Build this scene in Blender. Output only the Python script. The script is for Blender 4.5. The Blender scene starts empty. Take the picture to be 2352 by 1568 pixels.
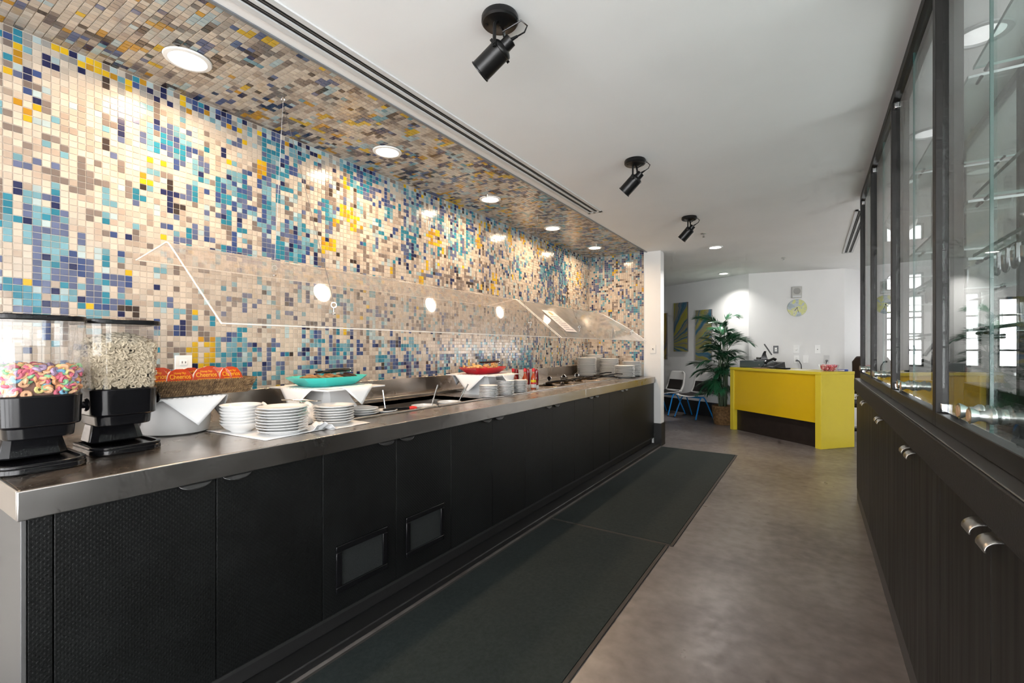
import bpy, math, random
from mathutils import Vector, Matrix, Euler
R = random.Random(7)
PI = math.pi
sc = bpy.context.scene
COL = sc.collection

# ------------------------------------------------------------------ camera
cam_d = bpy.data.cameras.new('camera')
cam = bpy.data.objects.new('camera', cam_d); COL.objects.link(cam)
cam_d.sensor_width = 36.0
cam_d.lens = 36.0 * 1066.7 / 2352.0
cam_d.shift_y = 15.0 / 2352.0
cam_d.clip_start = 0.02
cam.location = (0, 0, 1.31)
cam.rotation_euler = (PI / 2, 0, 0.5754)
sc.camera = cam

# ------------------------------------------------------------------ sky, exposure
w = bpy.data.worlds.new('sky'); sc.world = w; w.use_nodes = True
bg = w.node_tree.nodes['Background']
bg.inputs['Color'].default_value = (0.98, 0.985, 1.0, 1)
bg.inputs['Strength'].default_value = 10.5
vs = sc.view_settings
vs.view_transform = 'Standard'; vs.look = 'None'; vs.gamma = 1.0; vs.use_curve_mapping = False
vs.exposure = 0.28
sc.cycles.max_bounces = 6
sc.cycles.diffuse_bounces = 3
sc.cycles.glossy_bounces = 4
sc.cycles.transmission_bounces = 4
sc.cycles.transparent_max_bounces = 14
sc.cycles.use_adaptive_sampling = True
sc.cycles.adaptive_threshold = 0.1
sc.cycles.adaptive_min_samples = 12
sc.cycles.caustics_reflective = False
sc.cycles.caustics_refractive = False
sc.cycles.sample_clamp_indirect = 6.0

# ------------------------------------------------------------------ materials
MATS = {}
def nn(nt, typ, **kw):
    n = nt.nodes.new(typ)
    for k, v in kw.items():
        setattr(n, k, v)
    return n
def mat(name, col, rough=0.5, metal=0.0, spec=0.5, coat=0.0, emit=None, estr=0.0, var=0.0, vscale=6.0,
        bump=0.0, bscale=60.0, trans=0.0, aniso=None, rvar=0.0, sss=0.0):
    if name in MATS: return MATS[name]
    m = bpy.data.materials.new(name); m.use_nodes = True
    nt = m.node_tree; b = nt.nodes['Principled BSDF']
    b.inputs['Base Color'].default_value = (*col, 1)
    b.inputs['Roughness'].default_value = rough
    b.inputs['Metallic'].default_value = metal
    b.inputs['Specular IOR Level'].default_value = spec
    b.inputs['Coat Weight'].default_value = coat
    b.inputs['Coat Roughness'].default_value = 0.08
    b.inputs['Transmission Weight'].default_value = trans
    if emit:
        b.inputs['Emission Color'].default_value = (*emit, 1)
        b.inputs['Emission Strength'].default_value = estr
    if var > 0 or bump > 0 or rvar > 0:
        tc = nn(nt, 'ShaderNodeTexCoord')
        mp = nn(nt, 'ShaderNodeMapping')
        nt.links.new(tc.outputs['Object'], mp.inputs['Vector'])
        if aniso: mp.inputs['Scale'].default_value = aniso
        if var > 0 or rvar > 0:
            nz = nn(nt, 'ShaderNodeTexNoise'); nz.inputs['Scale'].default_value = vscale
            nz.inputs['Detail'].default_value = 5
            nt.links.new(mp.outputs[0], nz.inputs['Vector'])
        if var > 0:
            cr = nn(nt, 'ShaderNodeValToRGB')
            cr.color_ramp.elements[0].position = 0.3; cr.color_ramp.elements[1].position = 0.7
            cr.color_ramp.elements[0].color = (*[max(0, c * (1 - var)) for c in col], 1)
            cr.color_ramp.elements[1].color = (*[min(1, c * (1 + var)) for c in col], 1)
            nt.links.new(nz.outputs['Fac'], cr.inputs[0])
            nt.links.new(cr.outputs[0], b.inputs['Base Color'])
        if rvar > 0:
            mr = nn(nt, 'ShaderNodeMapRange')
            mr.inputs['From Min'].default_value = .3; mr.inputs['From Max'].default_value = .7
            mr.inputs['To Min'].default_value = max(.02, rough - rvar); mr.inputs['To Max'].default_value = rough + rvar
            nt.links.new(nz.outputs['Fac'], mr.inputs['Value'])
            nt.links.new(mr.outputs[0], b.inputs['Roughness'])
        if bump > 0:
            n2 = nn(nt, 'ShaderNodeTexNoise'); n2.inputs['Scale'].default_value = bscale
            n2.inputs['Detail'].default_value = 3
            nt.links.new(mp.outputs[0], n2.inputs['Vector'])
            bp = nn(nt, 'ShaderNodeBump'); bp.inputs['Strength'].default_value = bump
            bp.inputs['Distance'].default_value = 0.004
            nt.links.new(n2.outputs['Fac'], bp.inputs['Height'])
            nt.links.new(bp.outputs[0], b.inputs['Normal'])
    MATS[name] = m
    return m

def glass_mat(name, tint=(1, 1, 1), haze=0.0, hazecol=(.8, .8, .8), rough=0.0, fres=1.5, boost=1.0):
    """thin pane: Fresnel reflection of both faces over straight transmission, plus surface haze"""
    m = bpy.data.materials.new(name); m.use_nodes = True
    nt = m.node_tree; nt.nodes.remove(nt.nodes['Principled BSDF'])
    out = nt.nodes['Material Output']
    tr = nn(nt, 'ShaderNodeBsdfTransparent'); tr.inputs[0].default_value = (*tint, 1)
    gl = nn(nt, 'ShaderNodeBsdfGlossy'); gl.inputs['Roughness'].default_value = rough
    fr = nn(nt, 'ShaderNodeFresnel'); fr.inputs['IOR'].default_value = fres
    ge = nn(nt, 'ShaderNodeNewGeometry')
    # fresnel node inverts the IOR for back faces: give it 1/IOR there so that both faces act alike
    mi = nn(nt, 'ShaderNodeMix'); mi.data_type = 'FLOAT'
    mi.inputs[2].default_value = fres; mi.inputs[3].default_value = 1.0 / fres
    nt.links.new(ge.outputs['Backfacing'], mi.inputs[0])
    nt.links.new(mi.outputs[0], fr.inputs['IOR'])
    mu = nn(nt, 'ShaderNodeMath', operation='MULTIPLY'); mu.inputs[1].default_value = boost; mu.use_clamp = True
    nt.links.new(fr.outputs[0], mu.inputs[0])
    mx = nn(nt, 'ShaderNodeMixShader')
    nt.links.new(mu.outputs[0], mx.inputs[0])
    base = tr
    if haze > 0:
        df = nn(nt, 'ShaderNodeBsdfDiffuse'); df.inputs[0].default_value = (*hazecol, 1)
        tl = nn(nt, 'ShaderNodeBsdfTranslucent'); tl.inputs[0].default_value = (*hazecol, 1)
        m1 = nn(nt, 'ShaderNodeMixShader'); m1.inputs[0].default_value = .5
        nt.links.new(df.outputs[0], m1.inputs[1]); nt.links.new(tl.outputs[0], m1.inputs[2])
        lw = nn(nt, 'ShaderNodeLayerWeight'); lw.inputs[0].default_value = .5
        tc = nn(nt, 'ShaderNodeTexCoord')
        nz = nn(nt, 'ShaderNodeTexNoise'); nz.inputs['Scale'].default_value = 5; nz.inputs['Detail'].default_value = 6
        nt.links.new(tc.outputs['Object'], nz.inputs['Vector'])
        mr = nn(nt, 'ShaderNodeMapRange'); mr.inputs['From Min'].default_value = .3; mr.inputs['From Max'].default_value = .7
        mr.inputs['To Min'].default_value = .75; mr.inputs['To Max'].default_value = 1.25
        nt.links.new(nz.outputs['Fac'], mr.inputs['Value'])
        # a slanting ray crosses more of the scratched layer
        pw = nn(nt, 'ShaderNodeMath', operation='POWER'); pw.inputs[1].default_value = 4.0
        nt.links.new(lw.outputs['Facing'], pw.inputs[0])
        ma = nn(nt, 'ShaderNodeMath', operation='MULTIPLY_ADD'); ma.inputs[1].default_value = .80 if haze > .05 else .1; ma.inputs[2].default_value = haze
        nt.links.new(pw.outputs[0], ma.inputs[0])
        mm = nn(nt, 'ShaderNodeMath', operation='MULTIPLY'); mm.use_clamp = True
        nt.links.new(ma.outputs[0], mm.inputs[0]); nt.links.new(mr.outputs[0], mm.inputs[1])
        m2 = nn(nt, 'ShaderNodeMixShader')
        nt.links.new(mm.outputs[0], m2.inputs[0])
        nt.links.new(tr.outputs[0], m2.inputs[1]); nt.links.new(m1.outputs[0], m2.inputs[2])
        base = m2
    nt.links.new(base.outputs[0], mx.inputs[1]); nt.links.new(gl.outputs[0], mx.inputs[2])
    nt.links.new(mx.outputs[0], out.inputs['Surface'])
    MATS[name] = m
    return m

def ramp_mat(name, stops, scale, rough=.5, aniso=(1, 1, 1), detail=6, dist=0.0, bump=0.0, coat=0.0, rvar=None, spec=.5, scale2=None):
    m = bpy.data.materials.new(name); m.use_nodes = True
    nt = m.node_tree; b = nt.nodes['Principled BSDF']
    tc = nn(nt, 'ShaderNodeTexCoord'); mp = nn(nt, 'ShaderNodeMapping'); mp.inputs['Scale'].default_value = aniso
    nz = nn(nt, 'ShaderNodeTexNoise'); nz.inputs['Scale'].default_value = scale; nz.inputs['Detail'].default_value = detail
    nz.inputs['Distortion'].default_value = dist
    nt.links.new(tc.outputs['Object'], mp.inputs['Vector']); nt.links.new(mp.outputs[0], nz.inputs['Vector'])
    fac = nz.outputs['Fac']
    if scale2:
        n2 = nn(nt, 'ShaderNodeTexNoise'); n2.inputs['Scale'].default_value = scale2; n2.inputs['Detail'].default_value = 8
        nt.links.new(mp.outputs[0], n2.inputs['Vector'])
        mm = nn(nt, 'ShaderNodeMix'); mm.data_type = 'FLOAT'; mm.inputs[0].default_value = .4
        nt.links.new(nz.outputs['Fac'], mm.inputs[2]); nt.links.new(n2.outputs['Fac'], mm.inputs[3])
        fac = mm.outputs[0]
    cr = nn(nt, 'ShaderNodeValToRGB'); el = cr.color_ramp.elements
    while len(el) < len(stops): el.new(.5)
    for e, (p, c) in zip(el, stops): e.position = p; e.color = (*c, 1)
    nt.links.new(fac, cr.inputs[0]); nt.links.new(cr.outputs[0], b.inputs['Base Color'])
    b.inputs['Roughness'].default_value = rough; b.inputs['Coat Weight'].default_value = coat
    b.inputs['Specular IOR Level'].default_value = spec
    b.inputs['Coat Roughness'].default_value = .2
    if rvar:
        mr = nn(nt, 'ShaderNodeMapRange'); mr.inputs['From Min'].default_value = .3; mr.inputs['From Max'].default_value = .7
        mr.inputs['To Min'].default_value = rvar[0]; mr.inputs['To Max'].default_value = rvar[1]
        nt.links.new(fac, mr.inputs['Value']); nt.links.new(mr.outputs[0], b.inputs['Roughness'])
    if bump:
        bp = nn(nt, 'ShaderNodeBump'); bp.inputs['Strength'].default_value = bump; bp.inputs['Distance'].default_value = .004
        nt.links.new(fac, bp.inputs['Height']); nt.links.new(bp.outputs[0], b.inputs['Normal'])
    MATS[name] = m
    return m

def add_stains(m):
    """scattered dark spill marks and a faint network of scuffs"""
    nt = m.node_tree; b = nt.nodes['Principled BSDF']; src = b.inputs['Base Color'].links[0].from_socket
    tc = nn(nt, 'ShaderNodeTexCoord')
    n1 = nn(nt, 'ShaderNodeTexNoise'); n1.inputs['Scale'].default_value = 9; n1.inputs['Detail'].default_value = 6
    n2 = nn(nt, 'ShaderNodeTexNoise'); n2.inputs['Scale'].default_value = .9; n2.inputs['Detail'].default_value = 2
    for n_ in (n1, n2): nt.links.new(tc.outputs['Object'], n_.inputs['Vector'])
    mu = nn(nt, 'ShaderNodeMath', operation='MULTIPLY'); nt.links.new(n1.outputs['Fac'], mu.inputs[0]); nt.links.new(n2.outputs['Fac'], mu.inputs[1])
    mr = nn(nt, 'ShaderNodeMapRange'); mr.inputs['From Min'].default_value = .385; mr.inputs['From Max'].default_value = .405; mr.inputs['To Max'].default_value = .62
    nt.links.new(mu.outputs[0], mr.inputs['Value'])
    mx = nn(nt, 'ShaderNodeMix'); mx.data_type = 'RGBA'; mx.inputs[7].default_value = (.028, .022, .02, 1)
    nt.links.new(mr.outputs[0], mx.inputs[0]); nt.links.new(src, mx.inputs[6]); nt.links.new(mx.outputs[2], b.inputs['Base Color'])
CLEARW = glass_mat('window_glass', (.985, .985, .985), boost=1.0)
WHITE = mat('painted_wall', (.80, .80, .79), .75, var=.015, vscale=3)
CEIL = mat('ceiling_paint', (.87, .87, .865), .85, var=.02, vscale=2)
BLACKPAINT = mat('black_paint', (.012, .012, .012), .45)
FLOORM = ramp_mat('stained_concrete', [(.30, (.070, .056, .052)), (.46, (.122, .105, .098)), (.58, (.165, .146, .138)), (.74, (.22, .198, .187))],
                  1.5, .34, detail=9, dist=.7, coat=.0, rvar=(.40, .26), scale2=14, bump=.06)
add_stains(FLOORM)
MATM = ramp_mat('rubber_mat', [(.3, (.010, .015, .0143)), (.7, (.023, .031, .030))], 60, .9, detail=8, bump=.5, spec=.25, scale2=300)
MATEDGE = mat('mat_border', (.035, .030, .026), .8)
STEEL = mat('brushed_steel', (.44, .425, .41), .31, 1.0, rvar=.05, vscale=3)
STEELW = mat('steel_worn', (.55, .49, .435), .26, 1.0, rvar=.07, vscale=4)
CHROME = mat('chrome', (.65, .65, .66), .12, 1.0)
WIRE = mat('wire_steel', (.30, .29, .28), .35, 1.0)
BLACKMETAL = mat('black_powder_coat', (.005, .005, .005), .32, spec=.35)
FRAMEM = mat('dark_steel_frame', (.014, .013, .012), .42, 0.0, spec=.3, var=.25, vscale=8)
BLACKPL = mat('black_plastic', (.006, .006, .007), .18, spec=.35)
DARKPL = mat('charcoal_plastic', (.025, .027, .028), .4)
SLATE = mat('slate_plastic', (.055, .075, .08), .4)
PORC = mat('porcelain', (.80, .80, .79), .12, coat=.4)
PAPER = mat('paper_white', (.85, .85, .85), .8, bump=.15, bscale=25)
WHITEPL = mat('white_plastic', (.82, .82, .80), .35)
RISERM = mat('white_acrylic', (.80, .80, .80), .3)
YELLOW = mat('yellow_gloss_laminate', (.62, .41, .006), .10, coat=.6)
YELLOWS = mat('yellow_satin_laminate', (.61, .49, .035), .32)
DARKWOOD = mat('dark_kick', (.016, .011, .009), .35, var=.3, vscale=12)
LENS = mat('warm_lamp_lens', (1, .9, .75), .4, emit=(1, .86, .68), estr=14)
LENSW = mat('cool_lamp_lens', (1, 1, 1), .4, emit=(1, .97, .93), estr=12)
for m_ in (LENS, LENSW): m_.cycles.emission_sampling = 'NONE'      # the lamp lights of the fixtures do the lighting
BLUEMET = mat('blue_tube', (.01, .22, .62), .3)
SEATPAD = mat('dark_pad', (.018, .014, .013), .6, bump=.2, bscale=120)
TEALPL = mat('teal_melamine', (.05, .55, .50), .22)
REDPL = mat('red_melamine', (.50, .006, .015), .2)
TAN = ramp_mat('wicker_rope', [(.3, (.075, .042, .02)), (.7, (.26, .165, .08))], 60, .85, detail=4)
WICKD = ramp_mat('pot_wicker', [(.3, (.10, .05, .018)), (.7, (.30, .17, .07))], 30, .7, detail=4)
TOAST = ramp_mat('toast', [(.3, (.16, .06, .02)), (.6, (.42, .20, .07))], 25, .6)
TOASTD = mat('toast_dark', (.06, .025, .012), .6)
POTATO = ramp_mat('pastry', [(.3, (.55, .30, .09)), (.7, (.75, .52, .22))], 30, .55)
MOSS = mat('moss', (.06, .06, .015), .9, bump=.6, bscale=80)
LEAF = ramp_mat('palm_leaf', [(.35, (.010, .055, .024)), (.7, (.022, .125, .052))], 3, .28, detail=3)
STEM = mat('palm_stem', (.05, .09, .035), .5, var=.3)
CABM = ramp_mat('cabinet_laminate', [(.3, (.006, .0058, .0055)), (.7, (.012, .0115, .0105))], 3, .42, aniso=(3, 9, .5), detail=5, rvar=(.55, .42), spec=.3)
CABTOP = mat('cabinet_apron_laminate', (.014, .0135, .013), .6, spec=.3, bump=.3, bscale=250)
GROUT = mat('grout', (.56, .495, .42), .8)
SHADOW = mat('near_black', (.008, .008, .008), .7)  # near-black of carcasses, toe board and toggles; on slot plates it paints shade
MESHM = mat('vent_mesh', (.022, .025, .025), .8, 0, spec=.2, bump=1.0, bscale=420, var=.5, vscale=400)
PANE = glass_mat('pane_glass', (.965, .978, .975), boost=1.0)
SHELFG = glass_mat('shelf_glass', (.86, .94, .92), boost=1.0)
GEDGE = mat('glass_edge', (.035, .10, .09), .12, spec=.6)  # shelf fronts coloured darker, painting how little light they show at this angle
GEDGELIT = mat('lit_glass_edge', (.62, .70, .69), .35)  # shelf ends whitened in colour for the light such edges catch
ACRYL = glass_mat('acrylic_guard', (.97, .96, .95), haze=.10, hazecol=(.86, .80, .75), rough=.03, boost=1.3)
ACRYL2 = glass_mat('acrylic_guard_scuffed', (.95, .95, .94), haze=.26, hazecol=(.80, .78, .75), rough=.06, boost=1.3)
ACEDGE = mat('acrylic_edge', (.80, .72, .64), .25)
CLEARPL = glass_mat('clear_hopper', (.95, .95, .95), haze=.02, rough=.01, boost=1.25)

def dotted_door():
    """black laminate stamped with rows of small raised dots"""
    m = bpy.data.materials.new('dotted_black_laminate'); m.use_nodes = True
    nt = m.node_tree; b = nt.nodes['Principled BSDF']
    b.inputs['Roughness'].default_value = .45; b.inputs['Specular IOR Level'].default_value = .3
    tc = nn(nt, 'ShaderNodeTexCoord'); mp = nn(nt, 'ShaderNodeMapping')
    mp.inputs['Rotation'].default_value = (PI / 4, 0, 0); mp.inputs['Scale'].default_value = (90, 90, 90)
    vo = nn(nt, 'ShaderNodeTexVoronoi'); vo.inputs['Scale'].default_value = 1; vo.inputs['Randomness'].default_value = 0
    vo.voronoi_dimensions = '3D'
    sx = nn(nt, 'ShaderNodeSeparateXYZ'); cx = nn(nt, 'ShaderNodeCombineXYZ')
    nt.links.new(tc.outputs['Object'], mp.inputs['Vector']); nt.links.new(mp.outputs[0], sx.inputs[0])
    nt.links.new(sx.outputs[1], cx.inputs[1]); nt.links.new(sx.outputs[2], cx.inputs[2])
    nt.links.new(cx.outputs[0], vo.inputs['Vector'])
    mr = nn(nt, 'ShaderNodeMapRange'); mr.inputs['From Min'].default_value = .2; mr.inputs['From Max'].default_value = .36
    mr.inputs['To Min'].default_value = 1; mr.inputs['To Max'].default_value = 0
    nt.links.new(vo.outputs['Distance'], mr.inputs['Value'])
    bp = nn(nt, 'ShaderNodeBump'); bp.inputs['Strength'].default_value = .32; bp.inputs['Distance'].default_value = .002
    nt.links.new(mr.outputs[0], bp.inputs['Height']); nt.links.new(bp.outputs[0], b.inputs['Normal'])
    nz = nn(nt, 'ShaderNodeTexNoise'); nz.inputs['Scale'].default_value = 5; nz.inputs['Detail'].default_value = 8
    nt.links.new(tc.outputs['Object'], nz.inputs['Vector'])
    cr = nn(nt, 'ShaderNodeValToRGB'); e = cr.color_ramp.elements
    e[0].position = .35; e[0].color = (.0035, .004, .004, 1); e[1].position = .75; e[1].color = (.007, .008, .008, 1)
    e3 = e.new(.84); e3.color = (.016, .017, .017, 1)
    nt.links.new(nz.outputs['Fac'], cr.inputs[0]); nt.links.new(cr.outputs[0], b.inputs['Base Color'])
    return m
DOOR = dotted_door()

# ------------------------------------------------------------------ mesh builder
class MB:
    def __init__(s): s.v = []; s.f = []; s.mi = []; s.cur = 0
    def add(s, vs, fs):
        o = len(s.v); s.v += [tuple(v) for v in vs]
        for f in fs: s.f.append(tuple(i + o for i in f)); s.mi.append(s.cur)
        return s
    def box(s, x0, x1, y0, y1, z0, z1):
        if x0 > x1: x0, x1 = x1, x0
        if y0 > y1: y0, y1 = y1, y0
        if z0 > z1: z0, z1 = z1, z0
        return s.add([(x0, y0, z0), (x1, y0, z0), (x1, y1, z0), (x0, y1, z0), (x0, y0, z1), (x1, y0, z1), (x1, y1, z1), (x0, y1, z1)],
                     [(0, 3, 2, 1), (4, 5, 6, 7), (0, 1, 5, 4), (1, 2, 6, 5), (2, 3, 7, 6), (3, 0, 4, 7)])
    def obox(s, c, sx, sy, sz, M):
        """box of full sizes centred at c and turned by matrix M"""
        vs = []
        for z in (-.5, .5):
            for (x, y) in ((-.5, -.5), (.5, -.5), (.5, .5), (-.5, .5)):
                vs.append(Vector(c) + M @ Vector((x * sx, y * sy, z * sz)))
        return s.add(vs, [(0, 3, 2, 1), (4, 5, 6, 7), (0, 1, 5, 4), (1, 2, 6, 5), (2, 3, 7, 6), (3, 0, 4, 7)])
    def prism(s, poly, z0, z1, poly1=None):
        n = len(poly); q = poly1 or poly
        vs = [(x, y, z0) for x, y in poly] + [(x, y, z1) for x, y in q]
        fs = [tuple(reversed(range(n))), tuple(range(n, 2 * n))]
        fs += [(i, (i + 1) % n, n + (i + 1) % n, n + i) for i in range(n)]
        return s.add(vs, fs)
    def loft(s, rings, cap=True, closed=True):
        n = len(rings[0]); vs = [p for r in rings for p in r]; fs = []
        for k in range(len(rings) - 1):
            for i in range(n if closed else n - 1):
                j = (i + 1) % n
                fs.append((k * n + i, k * n + j, (k + 1) * n + j, (k + 1) * n + i))
        if cap and closed:
            fs.append(tuple(reversed(range(n)))); fs.append(tuple((len(rings) - 1) * n + i for i in range(n)))
        return s.add(vs, fs)
    def lathe(s, prof, c=(0, 0, 0), n=24, M=None):
        rings = []
        for r, z in prof:
            ring = []
            for i in range(n):
                a = 2 * PI * i / n; p = Vector((r * math.cos(a), r * math.sin(a), z))
                if M is not None: p = M @ p
                ring.append(tuple(p + Vector(c)))
            rings.append(ring)
        return s.loft(rings, cap=True)
    def cyl(s, p0, p1, r0, r1=None, n=12):
        r1 = r0 if r1 is None else r1
        p0 = Vector(p0); p1 = Vector(p1); d = (p1 - p0).normalized()
        M = d.to_track_quat('Z', 'Y').to_matrix()
        def ring(p, r): return [tuple(p + M @ Vector((r * math.cos(2 * PI * i / n), r * math.sin(2 * PI * i / n), 0))) for i in range(n)]
        return s.loft([ring(p0, r0), ring(p1, r1)])
    def tube(s, pts, r, n=6, cap=True):
        pts = [Vector(p) for p in pts]; rings = []
        up = None
        for k, p in enumerate(pts):
            a = pts[max(0, k - 1)]; b = pts[min(len(pts) - 1, k + 1)]
            t = (b - a).normalized()
            if up is None:
                up = t.orthogonal().normalized()
            else:
                up = (up - t * up.dot(t))
                up = up.normalized() if up.length > 1e-6 else t.orthogonal().normalized()
            w = t.cross(up)
            rr = r[k] if isinstance(r, (list, tuple)) else r
            rings.append([tuple(p + up * (rr * math.cos(2 * PI * i / n)) + w * (rr * math.sin(2 * PI * i / n))) for i in range(n)])
        return s.loft(rings, cap=cap)
    def torus(s, c, R0, r0, n=16, m=8, M=None):
        vs = []; fs = []
        for i in range(n):
            a = 2 * PI * i / n
            for j in range(m):
                b = 2 * PI * j / m
                p = Vector(((R0 + r0 * math.cos(b)) * math.cos(a), (R0 + r0 * math.cos(b)) * math.sin(a), r0 * math.sin(b)))
                if M is not None: p = M @ p
                vs.append(p + Vector(c))
        for i in range(n):
            for j in range(m):
                fs.append((i * m + j, ((i + 1) % n) * m + j, ((i + 1) % n) * m + (j + 1) % m, i * m + (j + 1) % m))
        return s.add(vs, fs)
    def grid(s, fn, nu, nv, thick=0.0):
        vs = [fn(i / nu, j / nv) for i in range(nu + 1) for j in range(nv + 1)]
        fs = []
        for i in range(nu):
            for j in range(nv):
                a = i * (nv + 1) + j
                fs.append((a, a + nv + 1, a + nv + 2, a + 1))
        return s.add(vs, fs)
    def mesh(s, name, mats, smooth=True, angle=35):
        me = bpy.data.meshes.new(name)
        me.from_pydata(s.v, [], s.f)
        ms = mats if isinstance(mats, (list, tuple)) else [mats]
        for m in ms: me.materials.append(m)
        if len(ms) > 1: me.polygons.foreach_set('material_index', s.mi)
        if smooth:
            me.polygons.foreach_set('use_smooth', [True] * len(me.polygons))
            me.set_sharp_from_angle(angle=math.radians(angle))
        me.update()
        return me
    def build(s, name, mats, parent=None, loc=None, smooth=True, bevel=0.0, angle=35, thick=0.0, seg=2):
        o = bpy.data.objects.new(name, s.mesh(name, mats, smooth, angle)); COL.objects.link(o)
        if parent is not None: o.parent = parent
        if loc is not None: o.location = loc
        if thick:
            md = o.modifiers.new('thickness', 'SOLIDIFY'); md.thickness = thick; md.offset = 0
        if bevel:
            md = o.modifiers.new('bevel', 'BEVEL'); md.width = bevel; md.segments = seg; md.limit_method = 'ANGLE'
            md.angle_limit = math.radians(40)
        return o

def tag(o, label, cat, group=None):
    o['label'] = label; o['category'] = cat
    if group: o['group'] = group
    return o
def thing(name, label, cat, loc=(0, 0, 0), rotz=0.0, group=None):
    o = bpy.data.objects.new(name, None); COL.objects.link(o)
    o.empty_display_size = .05; o.location = loc; o.rotation_euler = (0, 0, rotz)
    return tag(o, label, cat, group)
def struct(o, label=None):
    o['kind'] = 'structure'
    if label: o['label'] = label
    return o
def dup(root, loc, rotz, label, group=None):
    r = root.copy(); COL.objects.link(r); r.location = loc; r.rotation_euler = (0, 0, rotz)
    r['label'] = label
    if group: r['group'] = group
    for ch in list(root.children):
        c = ch.copy(); COL.objects.link(c); c.parent = r
        for g in ch.children:
            d = g.copy(); COL.objects.link(d); d.parent = c
    return r
def B(*a): return MB().box(*a)
def RZ(a): return Matrix.Rotation(a, 3, 'Z')
def RX(a): return Matrix.Rotation(a, 3, 'X')
def RY(a): return Matrix.Rotation(a, 3, 'Y')
def bez(p0, p1, p2, n=10):
    p0, p1, p2 = Vector(p0), Vector(p1), Vector(p2)
    return [p0 * (1 - t) ** 2 + p1 * 2 * t * (1 - t) + p2 * t * t for t in [i / n for i in range(n + 1)]]
def text_mesh(body, size, mat_, name):
    cu = bpy.data.curves.new(name, 'FONT'); cu.body = body; cu.size = size; cu.align_x = 'CENTER'; cu.align_y = 'CENTER'
    cu.extrude = .0003
    ob = bpy.data.objects.new(name, cu); COL.objects.link(ob)
    dg = bpy.context.evaluated_depsgraph_get(); dg.update()
    me = bpy.data.meshes.new_from_object(ob.evaluated_get(dg)); me.name = name
    bpy.data.objects.remove(ob); bpy.data.curves.remove(cu)
    me.materials.clear(); me.materials.append(mat_)
    return me

# ------------------------------------------------------------------ main dimensions
XW, ZC, XS = -2.7366, 2.616, -1.896          # tiled wall, ceiling, outer edge of the tiled soffit
YE = 6.30                                    # tiled end wall of the alcove
XF, ZT = -1.784, 0.925                       # counter front and top
P = 0.0283; Y0 = 0.4521
AW0, AW1 = Vector((-4.6, 11.229)), Vector((-.95, 9.10))     # wall with the paintings
CW1 = Vector((.43, 9.35)); DW1 = Vector((.95, 10.235))      # wall with the clock, return wall

# ------------------------------------------------------------------ floor and ceiling
struct(B(-4.8, .85, -3.2, 11.6, -.12, 0).build('floor', FLOORM, smooth=False), 'polished mottled brown grey concrete floor')
struct(B(.85, 4.4, -3.2, 11.6, -.12, 0).build('floor_side', mat('pale_bounce_floor', (.70, .69, .66), .5, var=.05, vscale=40), smooth=False), 'unseen floor beyond the display cabinet, made pale to bounce daylight')  # unseen floor made pale to throw daylight up at the ceiling
cm = MB()
cm.box(XS, 4.4, -3.2, YE, ZC, ZC + .12)
cm.box(-4.8, 4.4, YE, 11.6, ZC, ZC + .12)
struct(cm.build('ceiling', CEIL, smooth=False), 'plain white painted ceiling')

# ------------------------------------------------------------------ mosaic
TILE_DEF = dict(cream=(.475, .405, .33), cream2=(.435, .385, .325), tan=(.34, .275, .22), taupe=(.17, .135, .115), brown=(.040, .028, .023),
                pale=(.33, .41, .42), aqua=(.13, .27, .32), teal=(.022, .17, .245), slate=(.085, .105, .19), blue=(.035, .060, .165),
                navy=(.014, .018, .065), yellow=(.54, .34, .012), amber=(.42, .21, .015), grey=(.25, .24, .225))
def tile_mat(name, col):
    m = bpy.data.materials.new('mosaic_' + name); m.use_nodes = True
    nt = m.node_tree; b = nt.nodes['Principled BSDF']
    ge = nn(nt, 'ShaderNodeNewGeometry'); oi = nn(nt, 'ShaderNodeObjectInfo')
    ad = nn(nt, 'ShaderNodeMath', operation='ADD')
    nt.links.new(ge.outputs['Random Per Island'], ad.inputs[0]); nt.links.new(oi.outputs['Random'], ad.inputs[1])
    fr = nn(nt, 'ShaderNodeMath', operation='FRACT'); nt.links.new(ad.outputs[0], fr.inputs[0])
    hs = nn(nt, 'ShaderNodeHueSaturation'); hs.inputs['Color'].default_value = (*col, 1)
    mr = nn(nt, 'ShaderNodeMapRange'); mr.inputs['To Min'].default_value = .84; mr.inputs['To Max'].default_value = 1.14
    nt.links.new(fr.outputs[0], mr.inputs['Value']); nt.links.new(mr.outputs[0], hs.inputs['Value'])
    nt.links.new(hs.outputs[0], b.inputs['Base Color'])
    b.inputs['Roughness'].default_value = .16; b.inputs['Coat Weight'].default_value = .25
    return m
TK = list(TILE_DEF); TM = [tile_mat(k, TILE_DEF[k]) for k in TK]; TI = {k: i for i, k in enumerate(TK)}
def pick(table, rnd):
    x = rnd.random() * sum(w for _, w in table)
    for k, w_ in table:
        x -= w_
        if x <= 0: return k
    return table[-1][0]
BASE = [('cream', 47), ('cream2', 11), ('tan', 13), ('taupe', 8.5), ('pale', 5.5), ('aqua', 4), ('slate', 4.5), ('teal', 1.5), ('navy', 2.2), ('brown', 1.6), ('yellow', .8), ('blue', 1.6)]
BLUE = [('teal', 22), ('aqua', 26), ('slate', 28), ('blue', 14), ('navy', 6), ('pale', 7)]
YEL = [('yellow', 70), ('amber', 30)]
BRN = [('taupe', 70), ('tan', 25), ('brown', 8)]
TOPROW = [('grey', 25), ('navy', 12), ('teal', 12), ('aqua', 8), ('pale', 26), ('taupe', 10), ('yellow', 6), ('amber', 5), ('blue', 8), ('cream2', 12), ('brown', 4)]
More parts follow.
